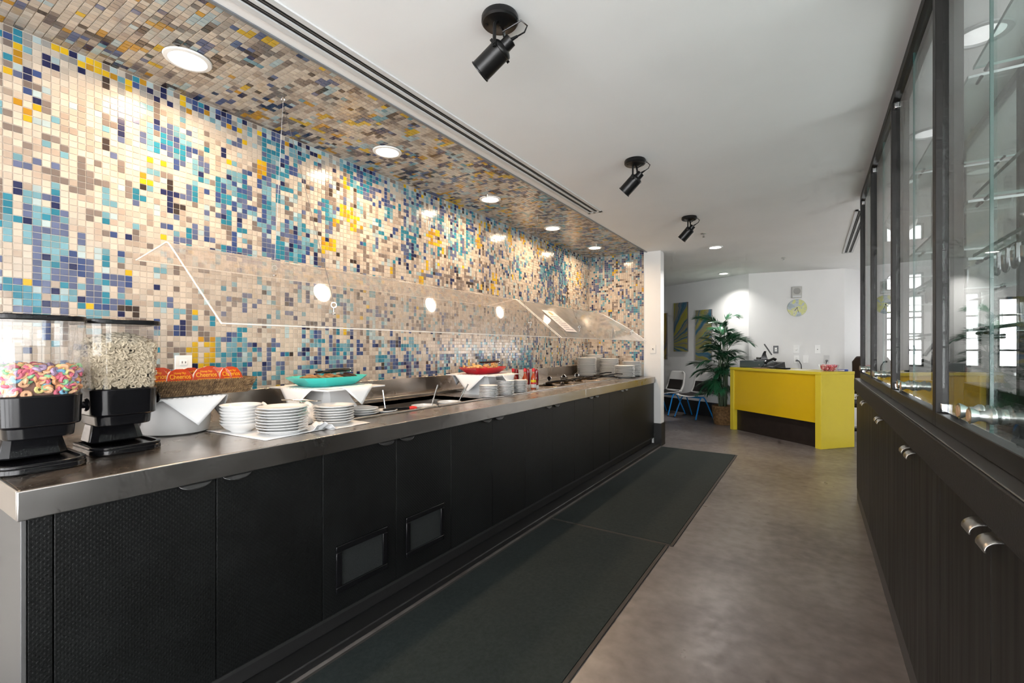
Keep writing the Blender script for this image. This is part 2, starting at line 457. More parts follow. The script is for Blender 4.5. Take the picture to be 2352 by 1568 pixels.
CB = [(0,5,23,31,.55),(4,7,22,41,.8),(5,11,29,41,.75),(0,6,33,41,.75),(11,12,31,41,.9),(12,14,32,40,.7),(17,21,7,12,.7),(18,23,6,10,.6),(21,27,6,16,.42),(27,29,11,19,.7),(29,34,9,21,.78),(31,34,15,21,.95),(37,41,0,19,.7),(40,45,0,6,.8),(37,47,16,27,.6),(29,35,24,28,.7),(26,28,23,26,.6),(20,23,23,28,.5),(43,48,15,28,.42),(51,54,9,17,.65),(56,68,0,2,.7),(60,68,0,7,.65),(70,73,3,12,.5),(77,83,5,20,.5),(97,103,0,18,.45),(77,83,0,6,.7),(87,93,0,12,.55),(105,110,1,11,.7),(155,166,7,20,.8),(168,177,0,15,.85),(173,179,6,26,.75),(134,139,11,19,.55),(160,168,18,27,.65),(96,100,13,18,.5),(27,33,42,54,.6),(30,33,43,54,.75),(33,41,45,54,.45),(46,60,43,55,.68),(68,83,45,56,.42),(112,115,43,56,.6),(139,149,45,56,.65),(102,106,45,56,.55),(41,46,1,6,.6),(84,96,47,56,.35),(116,138,46,56,.3)]
CY = [(1,2,2,5,.9),(0,1,5,7,.8),(7,10,0,2,.6),(11,14,1,2,.35),(21,27,0,1,.5),(16,18,16,18,.75),(36,38,7,10,.95),(55,62,11,16,.75),(51,55,20,23,.7),(57,59,4,7,.7),(83,85,25,28,.95),(87,92,10,14,.6),(111,113,3,15,.8),(130,133,0,7,.6),(153,158,2,8,.7),(191,196,7,16,.6),(120,123,19,23,.8),(139,142,0,5,.5),(25,27,43,49,.75),(85,87,19,23,.6),(117,124,24,26,.5),(32,35,2,5,.3),(2,3,8,12,.35)]
CN = [(4,6,11,17,.5),(14,16,38,43,.5),(51,61,2,11,.3),(41,47,11,19,.3),(90,125,17,29,.28),(61,73,19,26,.3)]
def inside(c, j, i):
    if not c[0] - 1 <= j < max(c[1], c[0] + 1) + 1: return False
    h_ = c[3] - c[2]; q = random.Random(j * 131 + c[0] * 17 + c[2] * 7)
    amp = .30 * h_ + 1.0 if h_ > 3 else 0
    lo_ = c[2] + q.uniform(-.5, 1) * amp; hi_ = c[3] - q.uniform(-.5, 1) * amp
    if j < c[0] or j >= max(c[1], c[0] + 1): 
        if h_ <= 3: return False
        lo_ += h_ * .3; hi_ -= h_ * .3
    return lo_ <= i < max(hi_, lo_ + 1)
def wall_colours(NJ, NI, rnd):
    g = {}
    for j in range(-6, NJ):
        streak = None
        for i in range(NI):
            k = None
            for c in CY:
                if inside(c, j, i) and rnd.random() < c[4]: k = pick(YEL, rnd)
            if not k:
                for c in CB:
                    if inside(c, j, i) and rnd.random() < c[4]:
                        k = pick(BLUE, rnd)
                        if (j, i - 1) in g and g[j, i - 1] in ('teal', 'aqua', 'slate', 'blue') and rnd.random() < .35: k = g[j, i - 1]
                        break
            if not k:
                for c in CN:
                    if inside(c, j, i) and rnd.random() < c[4]: k = pick(BRN, rnd); break
            if not k and i < 3 and rnd.random() < (.95, .7, .4)[i]: k = pick(TOPROW, rnd)
            if not k:
                up = g.get((j, i - 1)); lf = g.get((j - 1, i))
                x = rnd.random()
                if up and x < .28: k = up
                elif lf and x < .36: k = lf
                else: k = pick(BASE, rnd)
                if k in ('yellow', 'amber') and x < .36 and rnd.random() < .6: k = pick(BASE, rnd)
            g[j, i] = k
    return g
def ceil_colours(NJ, NI, rnd):
    g = {}
    for j in range(-6, NJ):
        bl = .05 + .13 * min(1, max(0, j - 30) / 60.0)
        tb = [('cream', 38), ('cream2', 10), ('tan', 20), ('taupe', 13), ('brown', 5), ('navy', 5 + 6 * bl), ('slate', 40 * bl + 3), ('aqua', 45 * bl), ('pale', 5 + 25 * bl), ('amber', 4.0), ('yellow', 3.2)]
        for i in range(NI):
            x = rnd.random(); up = g.get((j, i - 1)); lf = g.get((j - 1, i))
            if up and x < .30: k = up
            elif lf and x < .50: k = lf
            else: k = pick(tb, rnd)
            g[j, i] = k
    return g
ECB = [(3,9,3,7,.75),(9,12,3,15,.8),(2,6,8,14,.5),(4,7,14,20,.55),(15,17,2,7,.7),(17,21,1,4,.6),(24,28,0,4,.75),(25,27,14,30,.6),(20,24,20,34,.6),(18,20,19,24,.55),(6,9,18,26,.5),(23,29,44,52,.5),(2,9,46,52,.4),(22,26,5,9,.4)]
ECY = [(12,14,8,10,.6),(27,29,17,19,.8),(10,12,27,28,.9),(13,15,7,8,.6)]
ECN = [(13,15,20,28,.55),(16,20,11,16,.4),(8,12,14,20,.3)]
def end_colours(NJ, NI, rnd):
    global CB, CY, CN
    s = CB, CY, CN; CB, CY, CN = ECB, ECY, ECN
    g = wall_colours(NJ, NI, rnd); CB, CY, CN = s
    return g
# one tile: 25.6 mm square cushion with eased edges, lying in x-y, glaze up
TS = P - .0026
def tile_verts(): 
    a = TS / 2; b = a - .0008
    lo = [(-a, -a, 0), (a, -a, 0), (a, a, 0), (-a, a, 0)]
    md = [(-a, -a, .0018), (a, -a, .0018), (a, a, .0018), (-a, a, .0018)]
    hi = [(-b, -b, .0030), (b, -b, .0030), (b, b, .0030), (-b, b, .0030)]
    f = [(8, 9, 10, 11)]
    for q in range(4):
        r = (q + 1) % 4
        f.append((4 + q, 4 + r, 8 + r, 8 + q)); f.append((q, r, 4 + r, 4 + q))
    return lo + md + hi, f
TV, TF = tile_verts()
tile_meshes = []
for k in TK:
    me = bpy.data.meshes.new('tile_' + k); me.from_pydata(TV, [], TF); me.materials.append(TM[TI[k]]); me.update()
    tile_meshes.append(me)
def proj_score(p):
    x, y, z = p; S_, C_ = math.sin(.5754), math.cos(.5754)
    d = -x * S_ + y * C_
    if d < .1: return -1
    u = 1176 + 1066.7 * (x * C_ + y * S_) / d; v = 799 + 1066.7 * (1.31 - z) / d
    if not (0 < u < 2352 and 0 < v < 1568): return -1
    return 1.0 / d
def lay_tiles(parent, cells, origin, eu, ev, en, skip=None, normal_w=None):
    """cells {(j,i): colour}; 300 tiles that show largest become parts, the rest one joined part"""
    eu, ev, en, origin = Vector(eu), Vector(ev), Vector(en), Vector(origin)
    M = Matrix((eu, ev, en)).transposed()
    items = []
    for (j, i), k in cells.items():
        c = origin + eu * ((j + .5) * P) + ev * ((i + .5) * P)
        if skip and skip(c): continue
        items.append((proj_score(c), j, i, k, c))
    items.sort(key=lambda t: (-t[0], t[1], t[2]))
    rr = random.Random(11)
    fld = MB()
    for n, (s_, j, i, k, c) in enumerate(items):
        rot = M @ Euler((rr.gauss(0, .008), rr.gauss(0, .008), 0)).to_matrix()
        if n < 300:
            o = bpy.data.objects.new('tile', tile_meshes[TI[k]]); COL.objects.link(o)
            o.parent = parent; o.matrix_local = Matrix.Translation(c) @ rot.to_4x4()
        else:
            fld.cur = TI[k]
            fld.add([c + rot @ Vector(v) for v in TV], TF)
    o = fld.build('mosaic_field', TM, parent, smooth=False); o['kind'] = 'stuff'
    return o

# tiled wall behind the counter
NJ = int((YE - Y0) / P); NI = 55
wl = B(XW - .12, XW, -3.2, YE + .2, 0, ZC + .12).build('wall_left', GROUT, smooth=False); struct(wl, 'long wall of small square mosaic tiles in cream, blues, browns and yellow behind the counter')
outlet_c = (XW, .98, 1.145)
lay_tiles(wl, wall_colours(NJ, NI, random.Random(3)), (XW, Y0, ZC), (0, 1, 0), (0, 0, -1), (1, 0, 0))
# tiled soffit
cs = B(XW, XS - .012, -3.2, YE, ZC + .004, ZC + .12).build('ceiling_alcove', GROUT, smooth=False); struct(cs, 'mosaic tiled soffit over the buffet counter')
DL = [(-2.372, .964), (-2.372, 2.136), (-2.372, 3.306), (-2.376, 4.476), (-2.38, 5.645)]
lay_tiles(cs, ceil_colours(NJ + 1, 29, random.Random(5)), (XW, Y0, ZC + .004), (0, 1, 0), (1, 0, 0), (0, 0, -1),
          skip=lambda c: any((c.x - a) ** 2 + (c.y - b) ** 2 < .088 ** 2 for a, b in DL))
# end wall of the alcove: tiled part and white part
we = MB(); we.box(XW, -1.714, YE, YE + .16, 0, ZC)
weo = we.build('wall_end', WHITE, smooth=False); struct(weo, 'short end wall of the alcove, mosaic tiled with a plain white edge')
gb = B(XW, -1.935, YE - .003, YE, ZT, ZC).build('grout_bed', GROUT, weo, smooth=False)
lay_tiles(weo, end_colours(28, 54, random.Random(9)), (XW + .004, YE - .003, ZC), (1, 0, 0), (0, 0, -1), (0, -1, 0))
B(-1.938, -1.933, YE - .008, YE, ZT, ZC).build('edge_strip', WHITEPL, weo, smooth=False)
struct(B(-1.80, -1.70, YE - .012, YE + .172, 0, .30).build('baseboard_end', BLACKPAINT, smooth=False), 'tall black baseboard round the end of the white wall')
struct(B(XS - .012, XS + .004, -3.2, YE, ZC - .006, ZC + .02).build('trim_1', mat('grey_trim', (.22, .24, .26), .4, .5), smooth=False), 'thin grey metal edge between mosaic soffit and white ceiling')

# ------------------------------------------------------------------ other walls
def wall_seg(name, a, b, th=.12, z0=0, z1=ZC, m=WHITE, label=None):
    d = (b - a); L = d.length; ang = math.atan2(d.y, d.x)
    o = B(0, L, 0, th, z0, z1).build(name, m, smooth=False); o.location = (a.x, a.y, 0); o.rotation_euler = (0, 0, ang)
    return struct(o, label)
wall_seg('wall_art', AW0, AW1, label='white wall with the three painted panels')
wall_seg('wall_clock', AW1, CW1, label='white wall behind the yellow desk')
wall_seg('wall_return', CW1, DW1, label='white return wall right of the clock')
def base_seg(name, a, b, lab):
    d = (b - a); L = d.length
    o = B(0, L, -.014, 0, 0, .27).build(name, BLACKPAINT, smooth=False); o.location = (a.x, a.y, 0); o.rotation_euler = (0, 0, math.atan2(d.y, d.x))
    return struct(o, lab)
base_seg('baseboard_art', AW0, AW1, 'tall black baseboard under the painted panels')
base_seg('baseboard_clock', AW1, CW1, 'tall black baseboard behind the yellow desk')
struct(B(-4.8, -4.66, YE + .16, 11.4, 0, ZC).build('wall_side', WHITE, smooth=False))
struct(B(-4.66, XW - .12, YE + .04, YE + .16, 0, ZC).build('wall_nook', WHITE, smooth=False))

# glazed far and back walls give the place its daylight
win_n = [0]
def glazed_wall(prefix, a, b, sill, head, nbay, lab, frame_m=FRAMEM, bars=(0, 1)):
    a = Vector(a); b = Vector(b); d = b - a; L = d.length; ang = math.atan2(d.y, d.x)
    wb = MB(); wb.box(0, L, 0, .12, 0, sill); wb.box(0, L, 0, .12, head, ZC)
    for k in range(nbay + 1):
        x = L * k / nbay; wb.box(max(0, x - .09), min(L, x + .09), 0, .12, sill, head)
    o = wb.build(prefix, WHITE, smooth=False); o.location = (a.x, a.y, 0); o.rotation_euler = (0, 0, ang); struct(o, lab)
    for k in range(nbay):
        x0 = L * k / nbay + .09; x1 = L * (k + 1) / nbay - .09
        win_n[0] += 1
        fr = MB(); t = .03
        fr.box(x0, x1, .02, .08, sill, sill + t); fr.box(x0, x1, .02, .08, head - t, head)
        fr.box(x0, x0 + t, .02, .08, sill, head); fr.box(x1 - t, x1, .02, .08, sill, head)
        for q in range(bars[1]): zz = sill + (head - sill) * (q + 1) / (bars[1] + 1); fr.box(x0, x1, .035, .065, zz - .014, zz + .014)
        for q in range(bars[0]): xx = x0 + (x1 - x0) * (q + 1) / (bars[0] + 1); fr.box(xx - .014, xx + .014, .034, .066, sill, head)
        f = fr.build('window_%d' % win_n[0], frame_m, smooth=False); f.location = o.location; f.rotation_euler = o.rotation_euler
        struct(f, 'dark framed window pane letting in daylight')
        B(x0 + t, x1 - t, .048, .052, sill + t, head - t).build('pane', CLEARW, f, smooth=False)
        pl = bpy.data.lights.new('window_portal', 'AREA'); pl.shape = 'RECTANGLE'; pl.size = x1 - x0; pl.size_y = head - sill
        pl.cycles.is_portal = True
        po = bpy.data.objects.new('window_portal', pl); COL.objects.link(po)
        nrm = Vector((math.sin(ang), -math.cos(ang), 0))       # into the room
        c = a + d.normalized() * ((x0 + x1) / 2)
        po.location = Vector((c.x, c.y, (sill + head) / 2)) + nrm * .0
        po.rotation_euler = nrm.to_track_quat('-Z', 'Y').to_euler()
    return o
glazed_wall('wall_back', (4.4, -3.2), (-2.74, -3.2), .06, 2.58, 4, 'glazed front of the room behind the viewer')
struct(B(4.4, 4.52, 2.2, 11.4, 0, ZC).build('wall_right', WHITE, smooth=False), 'plain outer wall beyond the display cabinet')
glazed_wall('wall_right_front', (4.4, 2.2), (4.4, -3.2), .10, 2.30, 3, 'outer wall with windows beyond the display cabinet')
glazed_wall('wall_far', (.95, 10.235), (4.4, 10.235), 1.0, 2.10, 5, 'far wall with windows beyond the display cabinet', bars=(1, 3))

# ------------------------------------------------------------------ ceiling fittings
def lamp_area(parent, loc, energy, col, size=.12, spread=130):
    l = bpy.data.lights.new('lamp_light', 'AREA'); l.shape = 'DISK'; l.size = size; l.energy = energy; l.color = col
    l.spread = math.radians(spread)
    o = bpy.data.objects.new('lamp_light', l); COL.objects.link(o); o.parent = parent; o.location = loc
    return o
WARM = (1.0, .70, .44)
def downlight(loc, lens, label, group, r=.075, energy=0, col=WARM, spread=130, up=0.0, rim=WHITEPL):
    t = thing('recessed_downlight', label, 'ceiling light', loc, 0, group)
    MB().lathe([(r - .002, up + .004), (r + .022, up - .003), (r + .019, up - .009), (r + .002, up - .011), (r - .004, up + .0)], n=40).build('trim_ring', rim, t)
    MB().lathe([(r, up + .003), (r, up - .002), (r * .7, up - .004), (.001, up - .005)], n=32).build('lens', lens, t)
    if energy: lamp_area(t, (0, 0, up - .014), energy, col, r * 1.5, spread)
    return t
ordn = ['nearest the camera', 'second from the camera', 'third from the camera', 'fourth from the camera', 'farthest, by the tiled end wall']
for k, (x, y) in enumerate(DL):
    downlight((x, y, ZC), LENS, 'lit warm round downlight in the mosaic soffit, ' + ordn[k], 'downlights in the tiled soffit', .072, 11.5, WARM, 165)
downlight((-1.062, 6.468, ZC), LENSW, 'lit white round downlight in the plain ceiling beyond the counter', 'downlights in the plain ceiling', .07, 16, (1, .96, .92), 140)
downlight((-1.315, 8.82, ZC), LENSW, 'lit white round downlight above the potted palm', 'downlights in the plain ceiling', .07, 11, (1, .96, .92), 120)
DIMRIM = mat('grey_trim_ring', (.42, .43, .43), .5)
UNLIT = mat('dim_lens', (.85, .86, .86), .3, emit=(1, 1, 1), estr=.9); UNLIT.cycles.emission_sampling = 'NONE'
downlight((.585, 2.68, ZC), UNLIT, 'large dim round downlight seen through the near glass door', 'dim downlights in the display cabinet', .078, rim=DIMRIM)
downlight((.59, 3.74, ZC), UNLIT, 'dim round downlight seen through the second glass bay', 'dim downlights in the display cabinet', .078, rim=DIMRIM)
downlight((.59, 4.75, ZC), UNLIT, 'dim round downlight in the far end of the glass cabinet', 'dim downlights in the display cabinet', .078, rim=DIMRIM)

# slot diffusers
def slot_vent(x0, x1, y0, y1, label):
    t = thing('slot_diffuser', label, 'air vent', ((x0 + x1) / 2, (y0 + y1) / 2, ZC))
    ox, oy = (x0 + x1) / 2, (y0 + y1) / 2; wv = x1 - x0
    f = MB(); hx = wv / 2; hy = (y1 - y0) / 2; s = wv * .20
    f.box(-hx, -hx + s, -hy, hy, -.008, .0); f.box(hx - s, hx, -hy, hy, -.008, 0)
    f.box(-wv * .07, wv * .07, -hy, hy, -.008, 0); f.box(-hx, hx, -hy, -hy + .03, -.008, 0); f.box(-hx, hx, hy - .03, hy, -.008, 0)
    f.build('frame', mat('diffuser_paint', (.62, .63, .63), .5), t, smooth=False)
    for sx in (-1, 1):
        B(sx * wv * .07, sx * (hx - s), -hy + .03, hy - .03, -.0015, 0).build('slot', SHADOW, t, smooth=False)
        B(sx * wv * .17 - .002, sx * wv * .17 + .002, -hy + .03, hy - .03, -.005, -.0015).build('vane', mat('vane_grey', (.10, .095, .09), .5), t, smooth=False)
slot_vent(-1.83, -1.69, -.6, 4.19, 'long white double-slot air diffuser along the mosaic soffit')
slot_vent(.335, .455, 5.45, 7.84, 'short double-slot air diffuser beyond the end of the glass cabinet')

# spotlights
def spotlight(loc, label, ax):
    t = thing('ceiling_spotlight', label, 'spotlight', loc, 0, 'black ceiling spotlights'); t.scale = (1.16,) * 3
    MB().lathe([(.060, 0), (.063, -.006), (.063, -.020), (.058, -.026), (.030, -.028), (.022, -.034), (.0, -.035)], n=32).build('canopy', BLACKMETAL, t)
    for a in (-2.6, .5):
        MB().cyl((.045 * math.cos(a), .045 * math.sin(a), -.026), (.045 * math.cos(a), .045 * math.sin(a), -.030), .005, n=10).build('screw', BLACKMETAL, t)
    ax = Vector(ax).normalized()        # where the can points: at the tiled wall
    side = ax.cross(Vector((0, 0, 1))).normalized()
    piv = Vector((.0, .0, -.118))
    yk = MB()
    for s in (-1, 1):
        e = piv + side * (.042 * s)
        yk.tube([Vector((0, 0, -.034)) + side * (.026 * s), Vector((0, 0, -.05)) + side * (.040 * s), e + Vector((0, 0, .02)), e - Vector((0, 0, .008))], .006, 6)
    yk.build('yoke', BLACKMETAL, t)
    M = ax.to_track_quat('Z', 'Y').to_matrix()
    can = MB()
    prof = [(.012, -.052), (.021, -.050), (.022, -.022), (.030, -.018), (.037, -.013), (.0385, -.010), (.0385, -.005), (.037, -.003), (.037, .088), (.0395, .090), (.0395, .094), (.034, .094), (.033, .03), (.0, .03)]
    can.lathe(prof, piv, 32, M)
    can.build('can', BLACKMETAL, t)
    for s in (-1, 1):
        p = piv + side * (.042 * s)
        MB().cyl(p - side * .006 * s, p + side * (.012 * s), .004, n=8).build('pivot_bolt', BLACKMETAL, t)
        MB().obox(p + side * (.014 * s), .004, .020, .010, M).build('wing_nut', BLACKMETAL, t)
    b0 = piv - ax * .050
    up = Vector((.5, .45, .1))
    MB().tube([b0, b0 + Vector((.014, .012, .012)), b0 + Vector((.034, .03, .03)), b0 + Vector((.042, .035, .052)), b0 + Vector((.026, .022, .068)), Vector((.008, .006, -.05)), Vector((0, 0, -.033))], .0028, 6).build('cable', BLACKPL, t)
    MB().cyl(b0, b0 + Vector((.016, .014, .014)), .006, .004, n=10).build('cable_gland', BLACKPL, t)
spotlight((-1.036, 1.51, ZC), 'nearest and largest black can spotlight on the white ceiling', (-.83, -.12, -.55))
spotlight((-1.040, 3.177, ZC), 'middle one of three black can spotlights on the ceiling', (-.74, .0, -.67))
spotlight((-1.037, 4.844, ZC), 'farthest and smallest black can spotlight on the ceiling', (-.69, .03, -.72))
def sprinkler(loc, label):
    t = thing('fire_sprinkler', label, 'sprinkler', loc, 0, 'ceiling sprinklers')
    MB().lathe([(.001, 0), (.032, 0), (.030, -.005), (.012, -.010), (.001, -.010)], n=20).build('escutcheon', mat('nickel', (.5, .5, .48), .3, .9), t)
    MB().cyl((0, 0, -.008), (0, 0, -.035), .006, n=10).build('body', CHROME, t)
    MB().lathe([(.001, -.040), (.014, -.040), (.014, -.042), (.001, -.042)], n=14).build('deflector', CHROME, t)
    MB().tube([(-.009, 0, -.02), (-.010, 0, -.03), (-.004, 0, -.041)], .002, 5).build('arm', CHROME, t)
    MB().tube([(.009, 0, -.02), (.010, 0, -.03), (.004, 0, -.041)], .002, 5).build('arm', CHROME, t)
sprinkler((-1.049, 5.633, ZC), 'small sprinkler head between the last spotlight and the lit downlight')
sprinkler((-.359, 7.789, ZC), 'small sprinkler head above the yellow desk')

# ------------------------------------------------------------------ buffet counter
YN = .321                                     # near end of the worktop
wt = thing('buffet_worktop', 'long stainless steel buffet worktop with deep front edge', 'worktop', (-2.26, 3.3, ZT))
def WTB(m, x0, x1, y0, y1, z0, z1): return m.box(x0 + 2.26, x1 + 2.26, y0 - 3.3, y1 - 3.3, z0 - ZT, z1 - ZT)
XB = XW + .02
WELL = [(-2.60, -2.09, 1.98, 2.84), (-2.60, -2.09, 4.02, 5.46)]
sl = MB(); y = YN
WTB(sl, XB, WELL[0][0], YN + .011, YE - .012, ZT - .03, ZT); WTB(sl, WELL[0][1], XF - .011, YN + .011, YE - .012, ZT - .03, ZT)
for a, b in ((YN + .011, WELL[0][2]), (WELL[0][3], WELL[1][2]), (WELL[1][3], YE - .012)): WTB(sl, WELL[0][0], WELL[0][1], a, b, ZT - .03, ZT)
sl.build('top_sheet', STEELW, wt, smooth=False)
fe = MB(); WTB(fe, XF - .012, XF, YN, 4.02, ZT - .081, ZT); fe.build('front_edge', STEEL, wt, bevel=.003)
fe = MB(); WTB(fe, XF - .012, XF, 4.023, YE - .012, ZT - .081, ZT); fe.build('front_edge', STEEL, wt, bevel=.003)
fe = MB(); WTB(fe, XB, XF - .0125, YN, YN + .0108, ZT - .081, ZT); fe.build('end_edge', STEEL, wt, bevel=.003)
fe = MB(); WTB(fe, XW + .004, XB, YN, YE - .012, ZT - .03, 1.072); fe.build('backsplash', STEELW, wt, bevel=.002)
fe = MB(); WTB(fe, XB, XB + .09, 1.6, YE - .012, ZT, ZT + .022); fe.build('back_ledge', STEEL, wt, bevel=.004)
fe = MB(); WTB(fe, -2.072, -2.052, 1.58, 5.62, ZT, ZT + .010); fe.build('front_rail', STEEL, wt, bevel=.003)
for k, (x0, x1, y0, y1) in enumerate(WELL):
    pn = MB(); zb = ZT - (.16 if k == 0 else .10)
    WTB(pn, x0, x1, y0, y1, zb - .004, zb)
    WTB(pn, x0 - .002, x0, y0, y1, zb, ZT - .001); WTB(pn, x1, x1 + .002, y0, y1, zb, ZT - .001)
    WTB(pn, x0, x1, y0 - .002, y0, zb, ZT - .001); WTB(pn, x0, x1, y1, y1 + .002, zb, ZT - .001)
    pn.build('well_pan', STEEL, wt, smooth=False)

SEAM = [.396, .822, 1.253, 1.680, 2.110, 2.534, 2.956, 3.380, 3.806, 4.230, 4.656, 5.080, 5.70, 6.285]
XD = -1.800                                   # door faces
units = [(0, 'nearest black base cabinet under the counter, two wide dotted doors'), (2, 'black base cabinet with two framed mesh vents in its doors'),
         (4, 'black base cabinet next beyond the vented one'), (6, 'fourth black base cabinet from the near counter end'),
         (8, 'fifth black base cabinet from the near counter end'), (10, 'farthest black base cabinet, beside the white wall')]
HT = mat('pull_dark_steel', (.10, .10, .10), .25, .9)
for ui, (s0, lab) in enumerate(units):
    ya, yb, yc = SEAM[s0], SEAM[s0 + 1], SEAM[s0 + 2]
    if s0 == 10: yc = SEAM[13]; yb = 5.08 + .02; ya = SEAM[10]
    if s0 == 10: ya, yb, yc = 4.656, 5.091, 6.285
    t = thing('base_cabinet', lab, 'cabinet', ((XD - .3), (ya + yc) / 2, 0), 0, 'black base cabinets under the buffet')
    def L(m, x0, x1, y0, y1, z0, z1, t=t): return m.box(x0 - t.location.x, x1 - t.location.x, y0 - t.location.y, y1 - t.location.y, z0, z1)
    c = MB(); L(c, -2.68, XD - .022, ya + .001, yc - .001, .119, .137); L(c, -2.68, -2.662, ya + .001, yc - .001, .137, ZT - .032)
    L(c, -2.662, XD - .022, ya + .001, ya + .019, .137, .75); L(c, -2.662, XD - .022, yc - .019, yc - .001, .137, .75); L(c, -2.05, XD - .022, ya + .001, yc - .001, .75, ZT - .032)
    c.build('carcass', SHADOW, t, smooth=False)
    for (a, b, hs) in ((ya, yb, 1), (yb, yc, -1)):
        d = MB(); L(d, XD - .019, XD, a + .0015, b - .0015, .119, ZT - .083)
        do = d.build('door', DOOR, t, bevel=.0015)
        hy = (b - .07) if hs == 1 else (a + .07)
        hm = MB(); n = 14
        ringo = []; 
        def hp(u, v, hy=hy, t=t):
            a_ = PI * u; yy = hy + .052 * math.cos(a_) * (1 if v else 1) ; zz = ZT - .078 - .024 * math.sin(a_) * v
            return (XD + .004 + .016 * v * math.sin(a_) - t.location.x, yy - t.location.y, zz)
        hm.grid(hp, 16, 5); hm.build('pull', HT, do, thick=.0025)
        if s0 == 2:
            v0, v1 = (1.317, 1.614) if hs == 1 else (1.744, 2.042)
            fr = MB(); zz0, zz1 = .205, .418; bw = .028
            L(fr, XD, XD + .011, v0, v1, zz0, zz0 + bw); L(fr, XD, XD + .011, v0, v1, zz1 - bw, zz1)
            L(fr, XD, XD + .011, v0, v0 + bw, zz0 + bw, zz1 - bw); L(fr, XD, XD + .011, v1 - bw, v1, zz0 + bw, zz1 - bw)
            vo = fr.build('vent_frame', BLACKPL, do, bevel=.003)
            g = MB(); L(g, XD, XD + .003, v0 + bw, v1 - bw, zz0 + bw, zz1 - bw); g.build('vent_mesh', MESHM, do, smooth=False)
# filler strip and steel end panel at the near end
t = thing('counter_end_panel', 'narrow black filler strip and grey edge at the near counter end', 'end panel', (-2.1, .38, 0))
B(.3 - .019, .3, -.036, .014, .06, ZT - .083).build('filler_strip', DOOR, t, bevel=.0015)
B(-.58, .302, -.050, -.038, 0, ZT - .083).build('side_panel', mat('grey_edge_metal', (.11, .11, .11), .5, .4), t, bevel=.002)
struct(B(-2.4, XD - .03, YN + .06, YE - .004, 0, .118).build('baseboard_counter', SHADOW, smooth=False), 'recessed black toe board under the counter doors')
struct(B(XD - .03, -1.715, YN + .06, YE - .02, 0, .035).build('trim_2', BLACKPAINT, bevel=.006), 'low black kick ledge on the floor along the counter')
struct(B(XD - .012, XD + .004, YN + .06, YE - .02, .106, .119).build('trim_3', mat('worn_black_edge', (.02, .02, .02), .5), smooth=False), 'thin worn black lip under the counter doors')

# floor mats
def floor_mat(x0, x1, y0, y1, label):
    t = thing('floor_mat', label, 'mat', ((x0 + x1) / 2, (y0 + y1) / 2, 0), 0, 'dark mats along the counter')
    hx, hy = (x1 - x0) / 2, (y1 - y0) / 2
    B(-hx + .02, hx - .022, -hy + .015, hy - .015, 0, .010).build('pile', MATM, t, smooth=False)
    e = MB(); e.box(-hx, -hx + .02, -hy, hy, 0, .007); e.box(hx - .022, hx, -hy, hy, 0, .007)
    e.box(-hx + .02, hx - .022, -hy, -hy + .015, 0, .007); e.box(-hx + .02, hx - .022, hy - .015, hy, 0, .007)
    e.build('border', MATEDGE, t, bevel=.003)
floor_mat(-1.69, -.775, 3.146, 6.24, 'far dark green-black floor mat, ending by the white wall')
floor_mat(-1.69, -.800, -.2, 3.140, 'near dark green-black floor mat at the bottom of the picture')

# ------------------------------------------------------------------ cereal dispensers
def octo(wx, wy, ch, back=0.0):
    """plan with well rounded front corners; front is +x"""
    p = [(-wx / 2, -wy / 2)]
    for cy, a0 in ((-wy / 2 + ch, -PI / 2), (wy / 2 - ch, 0)):
        for k in range(7):
            a = a0 + PI / 2 * k / 6; p.append((wx / 2 - ch + ch * math.cos(a), cy + ch * math.sin(a)))
    return p + [(-wx / 2, wy / 2)]
def dispenser(loc, label, rz=0):
    t = thing('cereal_dispenser', label, 'cereal dispenser', loc, rz, 'black cereal dispensers')
    def sh(p, dx): return [(x + dx, y) for x, y in p]
    tr = MB(); tr.prism(sh(octo(.24, .215, .055), .015), 0, .022, sh(octo(.236, .211, .053), .015)); tr.build('base_tray', BLACKPL, t, bevel=.005)
    rm = MB(); o1 = sh(octo(.236, .211, .053), .015); o2 = sh(octo(.21, .185, .045), .015)
    rm.loft([[(x, y, .022) for x, y in o1], [(x, y, .030) for x, y in o1], [(x, y, .030) for x, y in o2], [(x, y, .022) for x, y in o2]], cap=False)
    rm.build('tray_rim', BLACKPL, t, bevel=.002)
    pd = MB()
    pd.prism([(-.105, -.085), (-.01, -.085), (.01, -.06), (.01, .06), (-.01, .085), (-.105, .085)], .03, .10, [(-.105, -.07), (-.03, -.07), (-.012, -.05), (-.012, .05), (-.03, .07), (-.105, .07)])
    pd.build('pedestal', BLACKPL, t, bevel=.006)
    c2 = MB(); c2.prism(octo(.19, .165, .045), .10, .138, octo(.195, .172, .046)); c2.build('chute', BLACKPL, t, bevel=.004)
    c1 = MB(); c1.prism(octo(.212, .198, .052), .138, .236, octo(.218, .205, .053)); c1.build('collar', BLACKPL, t, bevel=.005)
    pad = MB().cyl((-.02, .10, .185), (-.02, .128, .185), .012, n=12)
    pad.lathe([(.001, 0), (.020, 0), (.024, .006), (.020, .012), (.001, .012)], (-.02, .126, .185), 16, RX(-PI / 2)); pad.build('turn_knob', BLACKPL, t)
    h0 = octo(.206, .194, .05); h1 = octo(.226, .216, .054)
    hp = MB()
    for k in range(len(h0)):
        q = (k + 1) % len(h0); a, b = h0[k], h0[q]; c, d = h1[k], h1[q]
        hp.add([(a[0], a[1], .232), (b[0], b[1], .232), (d[0], d[1], .472), (c[0], c[1], .472)], [(0, 1, 2, 3)])
    hp.build('hopper', CLEARPL, t)
    ld = MB(); ld.prism(octo(.236, .226, .057), .472, .490, octo(.232, .222, .055)); ld.build('lid', BLACKPL, t, bevel=.003)
    return t, h0, h1
D1 = dispenser((-2.135, .425, ZT), 'near black cereal dispenser half filled with pastel coloured loops')
